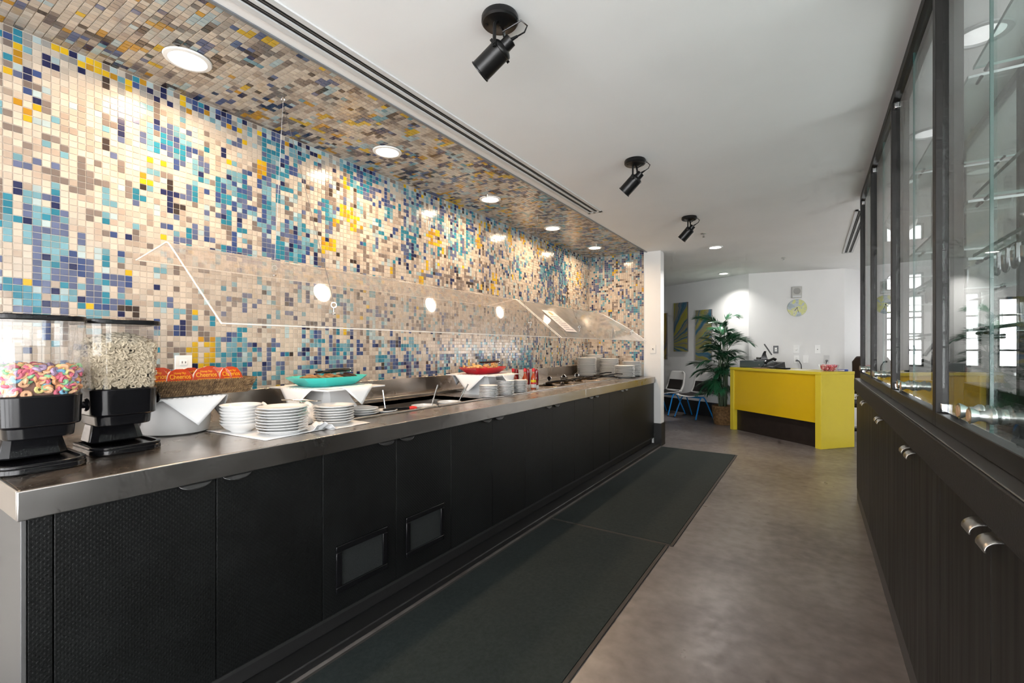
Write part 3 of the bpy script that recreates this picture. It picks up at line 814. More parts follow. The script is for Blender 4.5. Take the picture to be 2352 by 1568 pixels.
D2 = dispenser((-2.235, .672, ZT), 'second black cereal dispenser filled high with beige oat rings')
def cereal(name, loc, h0, h1, top, R0, r0, mats, label, seed, n, mound=.02):
    rr = random.Random(seed); m = MB()
    def at(z): 
        f = (z - .232) / .24
        return [((a[0] * (1 - f) + c[0] * f), (a[1] * (1 - f) + c[1] * f)) for a, c in zip(h0, h1)]
    # opaque heart of the pile
    m.cur = 0
    def sc_(p, s): return [(x * s, y * s) for x, y in p]
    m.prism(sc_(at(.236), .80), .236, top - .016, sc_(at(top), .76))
    SEGL = [math.dist(h0[k], h0[(k + 1) % len(h0)]) for k in range(len(h0))]; PLEN = sum(SEGL)
    ztop = lambda x, y: top + mound * (1 - (x * x + y * y) / .012)
    cnt = 0
    while cnt < n:
        z = .238 + rr.random() ** .8 * (top - .236)
        poly = at(z); NP = len(poly); k = rr.randrange(NP); s_ = rr.random() * PLEN; k = 0
        while k < NP - 1 and s_ > SEGL[k]: s_ -= SEGL[k]; k += 1
        if rr.random() < .16:
            x = rr.uniform(-.09, .09); yy = rr.uniform(-.09, .09); z = ztop(x, yy) - rr.random() * .006; p = Vector((x, yy, z))
            M = Euler((rr.uniform(-.8, .8), rr.uniform(-.8, .8), 0)).to_matrix()
        else:
            a, b = poly[k], poly[(k + 1) % NP]; f = rr.random()
            e = Vector((b[0] - a[0], b[1] - a[1], 0)); nrm = Vector((e.y, -e.x, 0)).normalized()
            p = Vector((a[0] + e.x * f, a[1] + e.y * f, z)) - nrm * (R0 * .75 + rr.random() * R0 * .7)
            if abs(p.y) > .094 or p.z > ztop(p.x, p.y): 
                if abs(p.y) > .094: continue
                p.z = min(p.z, ztop(p.x, p.y))
            M = Euler((rr.uniform(-1.5, 1.5), rr.uniform(-1.5, 1.5), rr.uniform(0, 6))).to_matrix()
            if rr.random() < .68: M = nrm.to_track_quat('Z', 'Y').to_matrix() @ Euler((rr.uniform(-.7, .7), rr.uniform(-.7, .7), 0)).to_matrix()
        m.cur = 1 if len(mats) == 2 else rr.choice((1, 1, 1, 2, 2, 2, 3, 3, 3, 4, 5, 5, 6, 6, 7))
        m.torus(p, R0, r0 * rr.uniform(.88, 1.1), 10, 6, M)
        cnt += 1
    o = m.build(name, mats, None, loc); o['kind'] = 'stuff'
    return tag(o, label, 'cereal')
LOOP = [mat('loop_' + n_, c_, .7, bump=.4, bscale=300) for n_, c_ in
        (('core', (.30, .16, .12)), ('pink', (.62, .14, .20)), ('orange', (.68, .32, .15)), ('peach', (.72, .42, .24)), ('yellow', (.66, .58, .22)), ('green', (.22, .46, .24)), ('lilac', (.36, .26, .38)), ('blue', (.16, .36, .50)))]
OAT = [mat('oat_gap_shade', (.07, .052, .032), .9), mat('oat_ring', (.52, .44, .32), .8, bump=.4, bscale=300)]  # core painted dark for the shade in gaps between rings
cereal('fruit_cereal_loops', (-2.135, .425, ZT), D1[1], D1[2], .322, .0085, .0054, LOOP, 'heap of pink, orange, green and lilac cereal loops in the near dispenser', 1, 480, .008)
cereal('oat_cereal_rings', (-2.235, .672, ZT), D2[1], D2[2], .405, .0072, .0034, OAT, 'heap of beige oat rings in the second dispenser', 2, 1750, .034)

# ------------------------------------------------------------------ risers with napkins
def riser(loc, rz, label, wx=.46, wy=.42, zt=.165):
    t = thing('buffet_riser', label, 'riser', loc, rz, 'white display risers on the counter')
    B(-wx / 2, wx / 2, -wy / 2, wy / 2, zt - .008, zt).build('top_plate', RISERM, t, bevel=.002)
    rings = []
    for z, s in ((0, .155), (.02, .145), (.07, .115), (.12, .09), (.145, .085), (zt - .008, .085)):
        rings.append([(s * a, s * b, z) for a, b in ((-1, -.72), (-.72, -1), (.72, -1), (1, -.72), (1, .72), (.72, 1), (-.72, 1), (-1, .72))])
    MB().loft(rings).build('pedestal', RISERM, t, angle=25)
    return t
def draped_napkin(loc, rz, wx, wy, half, label, seed, drop=1.0):
    """square napkin laid corner to edge over a riser top; the corners hang down"""
    rr = random.Random(seed); m = MB(); N = 28
    def fn(u, v):
        a = (u - .5) * 2 * half; b = (v - .5) * 2 * half
        x = (a - b) * .7071; y_ = (a + b) * .7071
        hx, hy = wx / 2 + .003, wy / 2 + .003; z = .0015
        ox = max(0, abs(x) - hx); oy = max(0, abs(y_) - hy)
        if ox > 0: z -= ox * .94; x = math.copysign(hx + ox * .22 + .004, x)
        if oy > 0: z -= oy * .94; y_ = math.copysign(hy + oy * .22 + .004, y_)
        z += .0012 * math.sin(a * 60 + seed) * math.sin(b * 47)
        return (x, y_, z)
    m.grid(fn, N, N)
    o = m.build('cloth_napkin', PAPER, None, loc, thick=.0012); o.rotation_euler = (0, 0, rz)
    return tag(o, label, 'napkin', 'napkins over the display risers')
RZT = .166
t = thing('buffet_riser', 'rounded white pedestal, greyed for shade, under the woven basket', 'riser', (-2.46, .95, ZT), 0, 'white display risers on the counter')
MB().lathe([(.001, 0), (.118, 0), (.128, .006), (.136, .05), (.140, .12), (.142, .156), (.001, .156)], n=40).build('pedestal', mat('shaded_white_melamine', (.52, .51, .50), .4), t)  # white pedestal coloured grey for the shade it stands in
B(-.14, .14, -.14, .14, .157, .1655).build('top_plate', RISERM, t, bevel=.002)
draped_napkin((-2.46, .97, ZT + RZT), .0, .28, .28, .195, 'white napkin corner hanging below the woven basket', 1)
riser((-2.372, 1.69, ZT), .08, 'white riser under the turquoise platter', .48, .42)
draped_napkin((-2.372, 1.69, ZT + RZT), .08, .48, .42, .245, 'white napkin hanging over the riser below the turquoise platter', 2)
riser((-2.37, 3.20, ZT), .10, 'white riser under the red platter', .48, .42)
draped_napkin((-2.37, 3.20, ZT + RZT), .10, .48, .42, .255, 'white napkin hanging over the riser below the red platter', 3)

# ------------------------------------------------------------------ woven basket and cereal packets
BX, BY, BZ = -2.455, .955, ZT + RZT + .0025
bk = thing('woven_basket', 'long woven rope basket holding orange cereal packets', 'basket', (BX, BY, BZ))
def rrect(hx, hy, r, n=5):
    pts = []
    for cx, cy, a0 in ((hx - r, hy - r, 0), (-hx + r, hy - r, PI / 2), (-hx + r, -hy + r, PI), (hx - r, -hy + r, 1.5 * PI)):
        for k in range(n + 1):
            a = a0 + PI / 2 * k / n; pts.append((cx + r * math.cos(a), cy + r * math.sin(a)))
    return pts
rr = random.Random(4)
wall_ = MB()
for (s, dz) in ((0, 0), (-.008, 0)):
    pass
lo = rrect(.125, .265, .03); hi = rrect(.148, .288, .035); lo2 = rrect(.115, .255, .025); hi2 = rrect(.138, .278, .03)
wall_.loft([[(x, y_, .004) for x, y_ in lo], [(x, y_, .066) for x, y_ in hi], [(x, y_, .066) for x, y_ in hi2], [(x, y_, .010) for x, y_ in lo2]])
wall_.build('basket_body', TAN, bk)
# strands of rope: short slanting coils over the whole outside
st = MB()
def perim(p):
    L = [0]
    for k in range(len(p)): L.append(L[-1] + math.dist(p[k], p[(k + 1) % len(p)]))
    return L
PL = perim(lo)
def on(pth, s, L):
    for k in range(len(pth)):
        if L[k + 1] >= s or k == len(pth) - 1:
            f = (s - L[k]) / max(1e-9, L[k + 1] - L[k]); a = pth[k]; b = pth[(k + 1) % len(pth)]
            return a[0] + (b[0] - a[0]) * f, a[1] + (b[1] - a[1]) * f
for row in range(6):
    zc = .008 + row * .0112; s = rr.random() * .006
    while s < PL[-1] - .004:
        f0 = (zc - .004) / .062; f1 = (zc + .011 - .004) / .062
        pts = []
        for q, (ff, ds, bul) in enumerate(((f0, 0, .0005), ((f0 + f1) / 2, .0035, .0035), (f1, .006, .0005))):
            ss = min(PL[-1] - 1e-4, s + ds); a = on(lo, ss, PL); b = on(hi, ss, perim(hi)) if False else None
            x, y_ = a; k = 1 + (.023 * ff) / max(.1, math.hypot(x, y_) * .9)
            cx = x + math.copysign(.023 * ff, x) * (1 if abs(x) > .10 else 0) ; cy = y_ + math.copysign(.023 * ff, y_) * (1 if abs(y_) > .24 else 0)
            nx = math.copysign(1, x) if abs(x) > .10 else 0; ny = math.copysign(1, y_) if abs(y_) > .24 else 0
            pts.append((cx + nx * bul, cy + ny * bul, .004 + .062 * ff))
        st.tube(pts, rr.uniform(.0026, .0036), 4)
        s += .0085 + rr.random() * .003
so = st.build('rope_weave', TAN, bk); so['kind'] = 'stuff'
MB().tube([(x, y_, .067) for x, y_ in rrect(.144, .284, .033)] + [(.144, .251, .067)], .006, 6).build('rim_rope', TAN, bk)
RED = mat('packet_red', (.55, .055, .010), .3); ORG = mat('packet_orange', (.75, .24, .01), .35); PYEL = mat('packet_yellow', (.90, .52, .02), .4)
PKW = mat('packet_white', (.78, .76, .75), .35); PKT = mat('packet_print_grey', (.42, .40, .42), .5)
TXT = text_mesh('Cheerios', .030, PYEL, 'brand_lettering'); TXT2 = text_mesh('Honey Nut', .014, PYEL, 'flavour_lettering')
def packet_proto():
    t = thing('cereal_packet', 'x', 'cereal packet', (0, 0, 0), 0, 'cereal packets in the woven basket')
    # faces +x; width along y, base at z=0
    w0, w1, H = .061, .050, .098
    def prof(s, x, dz=0):
        return [(x, -w0 * s, dz), (x, w0 * s, dz), (x, w0 * s, .02), (x, w1 * s, H * .72), (x, w1 * s * .72, H * .92), (x, w1 * s * .3, H), (x, -w1 * s * .3, H), (x, -w1 * s * .72, H * .92), (x, -w1 * s, H * .72), (x, -w0 * s, .02)]
    MB().loft([prof(.98, -.016), prof(1.0, -.006), prof(1, .0)]).build('pouch', PKW, t, angle=50)
    lb = MB(); f = prof(.97, .0012)
    pts = [p for p in f if p[2] > .021]; pts = [(.0012, w0 * .95, .036)] + [p for p in f[3:9]] + [(.0012, -w0 * .95, .036)]
    n = len(pts); lb.add(pts + [(.0002, p[1], p[2]) for p in pts], [tuple(range(n)), tuple(reversed(range(n, 2 * n)))] + [(i, n + i, n + (i + 1) % n, (i + 1) % n) for i in range(n)])
    l = lb.build('label_panel', RED, t, smooth=False)
    MB().box(.0013, .0019, -w0 * .62, w0 * .62, .037, .046).build('banner', ORG, l, smooth=False)
    MB().box(.0013, .0018, w0 * .50, w0 * .90, .036, .042).build('corner_tab', mat('packet_pink', (.75, .30, .25), .5), l, smooth=False)
    M = Matrix(((0, 0, 1), (1, 0, 0), (0, 1, 0)))
    for me, z in ((TXT, .062), (TXT2, .079)):
        o = bpy.data.objects.new('lettering', me); COL.objects.link(o); o.parent = l
        sx = 1.0 if me is TXT else .8
        o.matrix_local = Matrix.Translation((.0020, 0, z)) @ M.to_4x4() @ Matrix.Diagonal((.78, 1.0, 1, 1))
    pr_ = MB()
    for k in range(3):
        for q in range(4): pr_.box(.0006, .0010, -w0 * .8 + q * .026, -w0 * .8 + q * .026 + .02, .010 + k * .007, .0135 + k * .007)
    pr_.build('fine_print', PKT, t, smooth=False)
    return t
pk0 = packet_proto()
pks = [(.095, -.20, .0, -.12, 'front row, partly behind the second dispenser'), (.092, -.115, .06, -.16, 'front row, second from the dispensers'), (.095, -.02, .10, -.2, 'front row, in the middle of the basket'),
       (.092, .085, -.05, -.14, 'front row, second from the far end'), (.060, .150, -.25, -.05, 'tucked behind, its label half hidden'), (.078, .205, .12, -.22, 'front row, at the far basket end'),
       (.00, -.18, .05, -.1, 'back row, near end of the basket'), (-.01, -.06, -.04, -.12, 'back row, in front of the wall outlet'), (.0, .06, .08, -.1, 'back row, middle of the basket'), (-.04, .16, 0, -.1, 'back row, far end of the basket')]
for k, (x, y_, rz, lean, lab) in enumerate(pks):
    lb = 'small red and orange cereal packet, ' + lab
    loc = (BX + x, BY + y_, BZ + .026 + (.004 if k % 2 else 0))
    o = pk0 if k == 0 else dup(pk0, loc, rz, lb)
    o.location = loc; o['label'] = lb; o.rotation_euler = (0, lean, rz)

# outlet in the tiled wall
def wall_plate(name, loc, rz, label, wd=.075, ht=.118, kind='outlet', m=WHITEPL, group=None):
    """plate facing local -y"""
    t = thing(name, label, 'wall plate', loc, rz, group)
    B(-wd / 2, wd / 2, -.007, 0, -ht / 2, ht / 2).build('cover', m, t, bevel=.0025)
    if kind == 'outlet':
        for s in (-1, 1):
            f = B(-.017, .017, -.009, -.006, s * .022 - .014, s * .022 + .014).build('socket', m, t, bevel=.003)
            q = MB(); q.box(-.009, -.006, -.0095, -.0088, s * .022 - .004, s * .022 + .007); q.box(.006, .009, -.0095, -.0088, s * .022 - .004, s * .022 + .006)
            q.build('slots', SHADOW, f, smooth=False)
    elif kind == 'switch':
        B(-.006, .006, -.010, -.006, -.014, .014).build('bezel', m, t, smooth=False)
        B(-.0045, .0045, -.018, -.009, -.004, .010).build('toggle', SHADOW if m is WHITEPL else m, t, bevel=.001)
    elif kind == 'round':
        MB().lathe([(.001, 0), (.020, 0), (.021, .004), (.016, .007), (.001, .007)], (0, -.006, 0), 20, RX(PI / 2)).build('dial', m, t)
    elif kind == 'jack':
        B(-.017, .017, -.0085, -.006, -.033, .033).build('insert', WHITEPL, t, bevel=.002)
        B(-.007, .007, -.0095, -.008, -.012, .0).build('port', SHADOW, t, smooth=False)
    elif kind == 'blank':
        for s in (-1, 1):
            MB().lathe([(.001, 0), (.0035, 0), (.003, .0015), (.001, .0015)], (0, -.0065, s * .042), 10, RX(PI / 2)).build('screw', m, t)
    return t
wall_plate('power_outlet', (XW + .004, 1.089, 1.213), PI / 2, 'white wall outlet in the mosaic above the woven basket', .079, .118)
wall_plate('light_switch', (-1.815, YE, 1.295), 0, 'white light switch on the white end of the tiled wall', kind='switch')

# ------------------------------------------------------------------ crockery
def plate_mesh(r, h, name, bowl=False):
    if bowl: prof = [(.001, .004), (r * .42, .003), (r * .46, .0), (r * .50, .0), (r * .52, .005), (r * .78, h * .45), (r * .94, h * .82), (r, h), (r * .985, h + .002), (r * .955, h * .98), (r * .74, h * .5), (r * .45, .010), (.001, .009)]
    else: prof = [(.001, .003), (r * .55, .003), (r * .57, .0), (r * .62, .0), (r * .66, .005), (r * .82, h * .55), (r, h), (r * .995, h + .0025), (r * .96, h + .002), (r * .78, h * .62), (r * .62, .0075), (.001, .006)]
    return MB().lathe(prof, n=40).mesh(name, PORC, angle=50)
ORD = ['first', 'second', 'third', 'fourth', 'fifth', 'sixth', 'seventh', 'eighth', 'ninth', 'tenth', 'eleventh', 'twelfth', 'thirteenth', 'fourteenth', 'fifteenth', 'sixteenth', 'seventeenth', 'eighteenth', 'nineteenth', 'twentieth', 'twenty-first', 'twenty-second', 'twenty-third']
def stack(mesh, name, x, y_, z0, n, dz, label_top, label_rest, cat, group, jit=.002, seed=0):
    rr = random.Random(seed); z = z0
    for k in range(n):
        o = bpy.data.objects.new(name, mesh); COL.objects.link(o)
        o.location = (x + rr.uniform(-jit, jit), y_ + rr.uniform(-jit, jit), z + k * dz)
        o.rotation_euler = (0, 0, rr.uniform(0, 6))
        q = n - 1 - k
        tag(o, label_top if q == 0 else '%s from the top: %s' % (ORD[q], label_rest), cat, group)
    return z + n * dz
M_BOWL = plate_mesh(.086, .042, 'soup_bowl', True)
M_PL = plate_mesh(.108, .019, 'dinner_plate'); M_PC = plate_mesh(.098, .019, 'side_plate')
M_SA = plate_mesh(.074, .015, 'saucer'); M_DI = plate_mesh(.132, .021, 'large_plate'); M_WP = plate_mesh(.088, .017, 'well_plate')
# paper sheet under the front stacks
def sheet(pts, z, label, seed, m=PAPER, lift=.004):
    rr = random.Random(seed); mm = MB(); N = 10
    a, b, c, d = [Vector(p) for p in pts]
    def fn(u, v):
        p = (a * (1 - u) + b * u) * (1 - v) + (d * (1 - u) + c * u) * v
        e = max(abs(u - .5), abs(v - .5)) * 2
        return (p.x, p.y, lift * max(0, e - .8) * 3 * (1 if (u - .5) * (v - .5) > 0 else .2) + .0007)
    mm.grid(fn, N, N); o = mm.build('paper_sheet', m, None, (0, 0, z), thick=.0006); return tag(o, label, 'paper', 'white paper sheets under the crockery')
sheet([(-2.36, 1.03), (-1.905, 1.06), (-1.93, 1.36), (-2.36, 1.36)], ZT + .0004, 'white paper sheet under the bowls and the middle stack of plates', 1)
sheet([(-2.09, 1.372), (-1.90, 1.372), (-1.90, 1.60), (-2.09, 1.62)], ZT + .0004, 'white paper sheet under the stack of side plates', 2)
stack(M_BOWL, 'soup_bowl', -2.215, 1.118, ZT + .0016, 7, .0135, 'topmost white bowl of the stack left of the plates', 'white bowl in the stack left of the plates', 'bowl', 'stacked white bowls', .002, 1)
stack(M_PL, 'dinner_plate', -2.015, 1.198, ZT + .0016, 9, .0125, 'topmost white plate of the front middle stack', 'white plate in the front middle stack', 'plate', 'front middle stack of plates', .004, 2)
stack(M_PC, 'side_plate', -2.04, 1.485, ZT + .0016, 7, .0125, 'topmost white plate of the stack beside the folded napkin', 'white plate in the stack beside the folded napkin', 'plate', 'stack of side plates', .003, 3)
# folded napkins
def folded_napkin(loc, rz, sx, sy, hgt, label, seed):
    rr = random.Random(seed); m = MB()
    def fn(u, v):
        x = (u - .5) * sx; y_ = (v - .5) * sy
        z = hgt * (1 - abs(2 * u - 1) ** 1.6) * (.55 + .45 * math.sin(v * 5 + seed)) + .004 * math.sin(u * 23 + v * 9 + seed)
        return (x, y_, max(.0006, z))
    m.grid(fn, 18, 14); o = m.build('folded_napkin', PAPER, None, loc, thick=.0012); o.rotation_euler = (0, 0, rz)
    return tag(o, label, 'napkin', 'crumpled paper napkins among the crockery')
folded_napkin((-2.30, 1.30, ZT + .002), .5, .20, .15, .115, 'crumpled white napkin standing behind the bowls', 1)
folded_napkin((-1.945, 1.345, ZT + .0015), 1.3, .12, .09, .040, 'white napkin folded upright between two plate stacks', 2)
folded_napkin((-2.22, 1.42, ZT + .002), -.3, .20, .13, .105, 'crumpled white napkin behind the middle plate stack', 4)
def spoon(loc, rz, tilt, label):
    t = thing('steel_spoon', label, 'spoon', loc, rz, 'steel spoons behind the plates')
    t.rotation_euler = (0, tilt, rz)
    MB().tube([(-.07, 0, 0), (-.02, 0, .004), (.04, 0, 0)], [.004, .003, .0025], 6).build('handle', CHROME, t)
    MB().lathe([(.001, -.003), (.012, -.002), (.017, .002), (.016, .003), (.001, -.001)], (.055, 0, 0), 16).build('bowl', CHROME, t)
spoon((-2.20, 1.365, ZT + .118), .3, .05, 'steel spoon on the napkin behind the middle plate stack, left one')
spoon((-2.17, 1.42, ZT + .116), .7, .05, 'steel spoon on the napkin behind the middle plate stack, right one')
# plates and crocks by the cold well
stack(M_WP, 'well_plate', -2.16, 1.765, ZT + .0006, 3, .012, 'top plate of the short stack between side plates and cold well', 'plate in the short stack by the cold well', 'plate', 'short stack at the cold well', .004, 5)
stack(M_WP, 'well_plate', -2.30, 1.84, ZT + .0006, 2, .012, 'upper white plate just behind the short stack', 'white plate just behind the short stack', 'plate', 'pair of plates at the cold well', .004, 6)
M_LID = plate_mesh(.072, .012, 'small_plate')
o = bpy.data.objects.new('small_plate', M_LID); COL.objects.link(o); o.location = (-2.155, 1.925, ZT + .0006); tag(o, 'single small white plate left of the red-tipped spatula', 'plate')
def crock(loc, r, label):
    h = .155
    o = MB().lathe([(.001, 0), (r * .75, 0), (r * .82, .01), (r * .98, h - .012), (r * 1.06, h - .006), (r * 1.06, h), (r * .96, h), (r * .80, .018), (.001, .012)], n=36).build('serving_crock', PORC, None, loc)
    return tag(o, label, 'crock', 'white crocks in the cold well')
cz = ZT - .16 + .0008
crock((-2.235, 2.34, cz), .082, 'white round crock in the cold well, nearer one')
crock((-2.235, 2.60, cz), .082, 'white round crock in the cold well, farther one by the red platter riser')
MB_FOOD = mat('yoghurt', (.62, .58, .50), .4)
def ladle(base, top, label):
    base, top = Vector(base), Vector(top); t = thing('steel_ladle', label, 'ladle', base, 0, 'ladle handles standing in the cold well')
    d = top - base
    MB().tube([Vector((0, 0, .01)), d * .5, d], [.004, .0045, .0055], 8).build('handle', CHROME, t)
    MB().lathe([(.001, -.0), (.02, .004), (.03, .018), (.028, .018), (.018, .006), (.001, .003)], (0, 0, 0), 18).build('cup', CHROME, t)
ladle((-2.36, 2.13, ZT - .155), (-2.40, 2.12, ZT + .105), 'upright steel ladle handle standing left in the cold well')
ladle((-2.235, 2.36, ZT - .14), (-2.22, 2.46, ZT + .125), 'upright steel ladle handle in the nearer crock')
ladle((-2.235, 2.60, ZT - .14), (-2.17, 2.74, ZT + .115), 'slanting steel ladle handle in the farther crock')
sp = thing('spatula', 'black spatula with red handle tip lying by the cold well', 'spatula', (-2.12, 2.02, ZT + .014), 1.1)
MB().tube([(-.11, 0, -.006), (-.03, 0, .002), (.05, 0, 0)], [.012, .010, .008], 8).build('handle', BLACKPL, sp)
MB().tube([(.05, 0, 0), (.075, 0, 0), (.098, 0, -.002)], [.0085, .012, .007], 10).build('grip_tip', mat('red_grip', (.65, .02, .015), .4), sp)

# platters with food and tongs
def platter(loc, rz, m, label, L=.40, Wd=.26, h=.052):
    def oc(l, w_, z): return [(w_ / 2 * a, l / 2 * b, z) for a, b in ((-.55, -1), (.55, -1), (1, -.62), (1, .62), (.55, 1), (-.55, 1), (-1, .62), (-1, -.62))]
    o = MB().loft([oc(L * .66, Wd * .62, 0), oc(L * .70, Wd * .68, .004), oc(L * .95, Wd * .94, h * .8), oc(L, Wd, h), oc(L * .985, Wd * .98, h + .001), oc(L * .92, Wd * .9, h * .8), oc(L * .66, Wd * .62, .008)]).build('serving_platter', m, None, loc, angle=22)
    o.rotation_euler = (0, 0, rz)
    return tag(o, label, 'platter', 'coloured platters on risers')
ZP = ZT + RZT + .0035
platter((-2.372, 1.69, ZP), .06, TEALPL, 'turquoise faceted platter of sliced brown toast on a white riser', .44, .30)
platter((-2.37, 3.20, ZP), .04, REDPL, 'red faceted platter of pastries on a white riser', .46, .30)
rr = random.Random(21)
for k in range(9):
    t = MB(); n = 10
    sx, sy = rr.uniform(.045, .055), rr.uniform(.040, .05)
    ring = lambda s, z: [(sx * s * math.copysign(abs(math.cos(a)) ** .6, math.cos(a)), sy * s * math.copysign(abs(math.sin(a)) ** .6, math.sin(a)), z) for a in [2 * PI * i / 14 for i in range(14)]]
    t.loft([ring(.92, -.007), ring(1, -.004), ring(1, .004), ring(.92, .007)])
    o = t.build('toast_slice', TOASTD if k in (7, 8) else TOAST, None, (-2.372 + rr.uniform(-.055, .055), 1.69 - .13 + .033 * k, ZP + .038 + .003 * (k % 3)))
    o.rotation_euler = (rr.uniform(-.5, -.3), rr.uniform(-.15, .15), rr.uniform(-.4, .4))
    tag(o, '%s %s toast slice from the near end of the turquoise platter' % (ORD[k], 'dark' if k > 6 else 'golden'), 'toast', 'toast slices on the platter')
for k in range(24):
    t = MB(); a0 = rr.uniform(.6, 1.1)
    pts = [(.03 * math.sin(a), .03 * (1 - math.cos(a)) - .012, 0) for a in [(-1 + 2 * i / 6) * a0 for i in range(7)]]
    t.tube(pts, [.006, .010, .0125, .013, .0125, .010, .006], 8)
    o = t.build('pastry_piece', POTATO, None, (-2.37 + rr.uniform(-.085, .085), 3.20 + rr.uniform(-.16, .14), ZP + .046 + .012 * (k // 10)))
    o.rotation_euler = (rr.uniform(-.5, .5), rr.uniform(-.5, .5), rr.uniform(0, 6))
    tag(o, 'golden brown pastry piece heaped on the red platter', 'pastry', 'pastries on the red platter')
def tongs(loc, rz, label, L=.25, gap=.03, m=BLACKPL, group='black serving tongs', tilt=(0, 0)):
    t = thing('serving_tongs', label, 'tongs', loc, rz, group); t.rotation_euler = (tilt[0], tilt[1], rz)
    for s in (-1, 1):
        m_ = MB(); pts = [(-L / 2, 0, 0), (-L * .35, s * gap * .45, .002), (0, s * gap * .75, .006), (L * .28, s * gap, .004)]
        m_.tube(pts, [.008, .010, .0095, .007], 8); m_.build('arm', m, t)
        h = MB().lathe([(.001, -.005), (.016, -.003), (.024, .004), (.022, .009), (.001, .006)], (L * .40, s * gap, .004), 14); h.build('head', m, t)
    MB().lathe([(.001, -.010), (.010, -.010), (.010, .010), (.001, .010)], (-L / 2, 0, 0), 12).build('hinge', CHROME, t)
    return t
tongs((-2.31, 1.695, ZP + .080), -1.35, 'black tongs lying across the toast on the turquoise platter', .25, .028, tilt=(0, .05))
tongs((-2.31, 3.235, ZP + .093), -1.45, 'black tongs lying across the pastries on the red platter', .30, .024, tilt=(0, .03))

# saucers, bottles
stack(M_SA, 'saucer', -2.105, 2.915, ZT + .0006, 8, .0115, 'topmost saucer of the stack nearest the red platter riser', 'saucer in the stack nearest the red platter riser', 'saucer', 'first saucer stack', .002, 7)
stack(M_SA, 'saucer', -2.10, 3.14, ZT + .0006, 10, .0115, 'topmost saucer of the middle saucer stack', 'saucer in the middle saucer stack', 'saucer', 'middle saucer stack', .002, 8)
stack(M_SA, 'saucer', -2.13, 3.40, ZT + .0006, 9, .0115, 'topmost saucer of the stack just before the sauce bottles', 'saucer in the stack just before the sauce bottles', 'saucer', 'last saucer stack', .002, 9)
SAUCE = mat('hot_sauce', (.42, .055, .010), .12, coat=.5); KETCH = mat('ketchup_red', (.22, .004, .006), .12, coat=.5)
REDCAP = mat('red_cap', (.65, .012, .02), .35); YLAB = mat('label_yellow', (.80, .60, .03), .5); RLAB = mat('label_red', (.55, .02, .03), .5); GLAB = mat('label_grey', (.30, .33, .36), .4)
SGL = mat('sauce_glass', (.30, .12, .05), .08, coat=.6)
def hot_sauce(loc, label):
    t = thing('hot_sauce_bottle', label, 'sauce bottle', loc, 0, 'hot sauce bottles')
    MB().lathe([(.001, 0), (.024, 0), (.0255, .004), (.0255, .098), (.024, .108), (.014, .135), (.0115, .150), (.011, .165), (.001, .165)], n=24).build('bottle', SAUCE, t)
    MB().lathe([(.0118, .150), (.0122, .162), (.0118, .163)], n=20).build('neck_glass', SGL, t)
    MB().lathe([(.001, .166), (.0135, .165), (.0140, .168), (.0138, .192), (.012, .195), (.001, .195)], n=20).build('cap', REDCAP, t)
    MB().lathe([(.0256, .014), (.0262, .016), (.0262, .052), (.0256, .054)], n=24).build('label_white', PKW, t)
    MB().lathe([(.0256, .054), (.0262, .055), (.0262, .085), (.0256, .087)], n=24).build('label_yellow', YLAB, t)
    MB().lathe([(.0263, .047), (.0267, .048), (.0267, .063), (.0263, .064)], n=24).build('label_band', RLAB, t)
def ketchup(loc, label):
    t = thing('ketchup_bottle', label, 'sauce bottle', loc, .4, 'ketchup bottles')
    rings = []
    for z, a, b in ((.030, .019, .015), (.036, .028, .020), (.06, .031, .022), (.10, .028, .020), (.135, .027, .019), (.165, .029, .020), (.178, .026, .018), (.184, .015, .010)):
        rings.append([(b * math.cos(2 * PI * i / 20), a * math.sin(2 * PI * i / 20), z) for i in range(20)])
    MB().loft(rings).build('bottle', KETCH, t)
    MB().lathe([(.001, 0), (.024, 0), (.025, .004), (.023, .028), (.018, .031), (.001, .031)], n=24).build('cap', WHITEPL, t)
    lab = MB()
    for sx in (-1,1):
        lab.add([(sx*.0225, -.016, .075), (sx*.0225, .016, .075), (sx*.0215, .019, .13), (sx*.0205, 0, .145), (sx*.0215, -.019, .13)], [(0, 1, 2, 3, 4)] if sx > 0 else [(4, 3, 2, 1, 0)])
    lab.build('label', GLAB, t, thick=.001)
hot_sauce((-2.335, 3.62, ZT), 'hot sauce bottle with red cap, leftmost of the three')
hot_sauce((-2.255, 3.70, ZT), 'hot sauce bottle with red cap, middle of the three')
hot_sauce((-2.205, 3.77, ZT), 'hot sauce bottle with red cap, nearest the steel pans')
ketchup((-2.40, 3.78, ZT), 'dark red squeeze ketchup bottle between the left two sauce bottles')
ketchup((-2.32, 3.86, ZT), 'dark red squeeze ketchup bottle behind the middle sauce bottle')
ketchup((-2.225, 3.86, ZT), 'dark red squeeze ketchup bottle right of all the hot sauce')

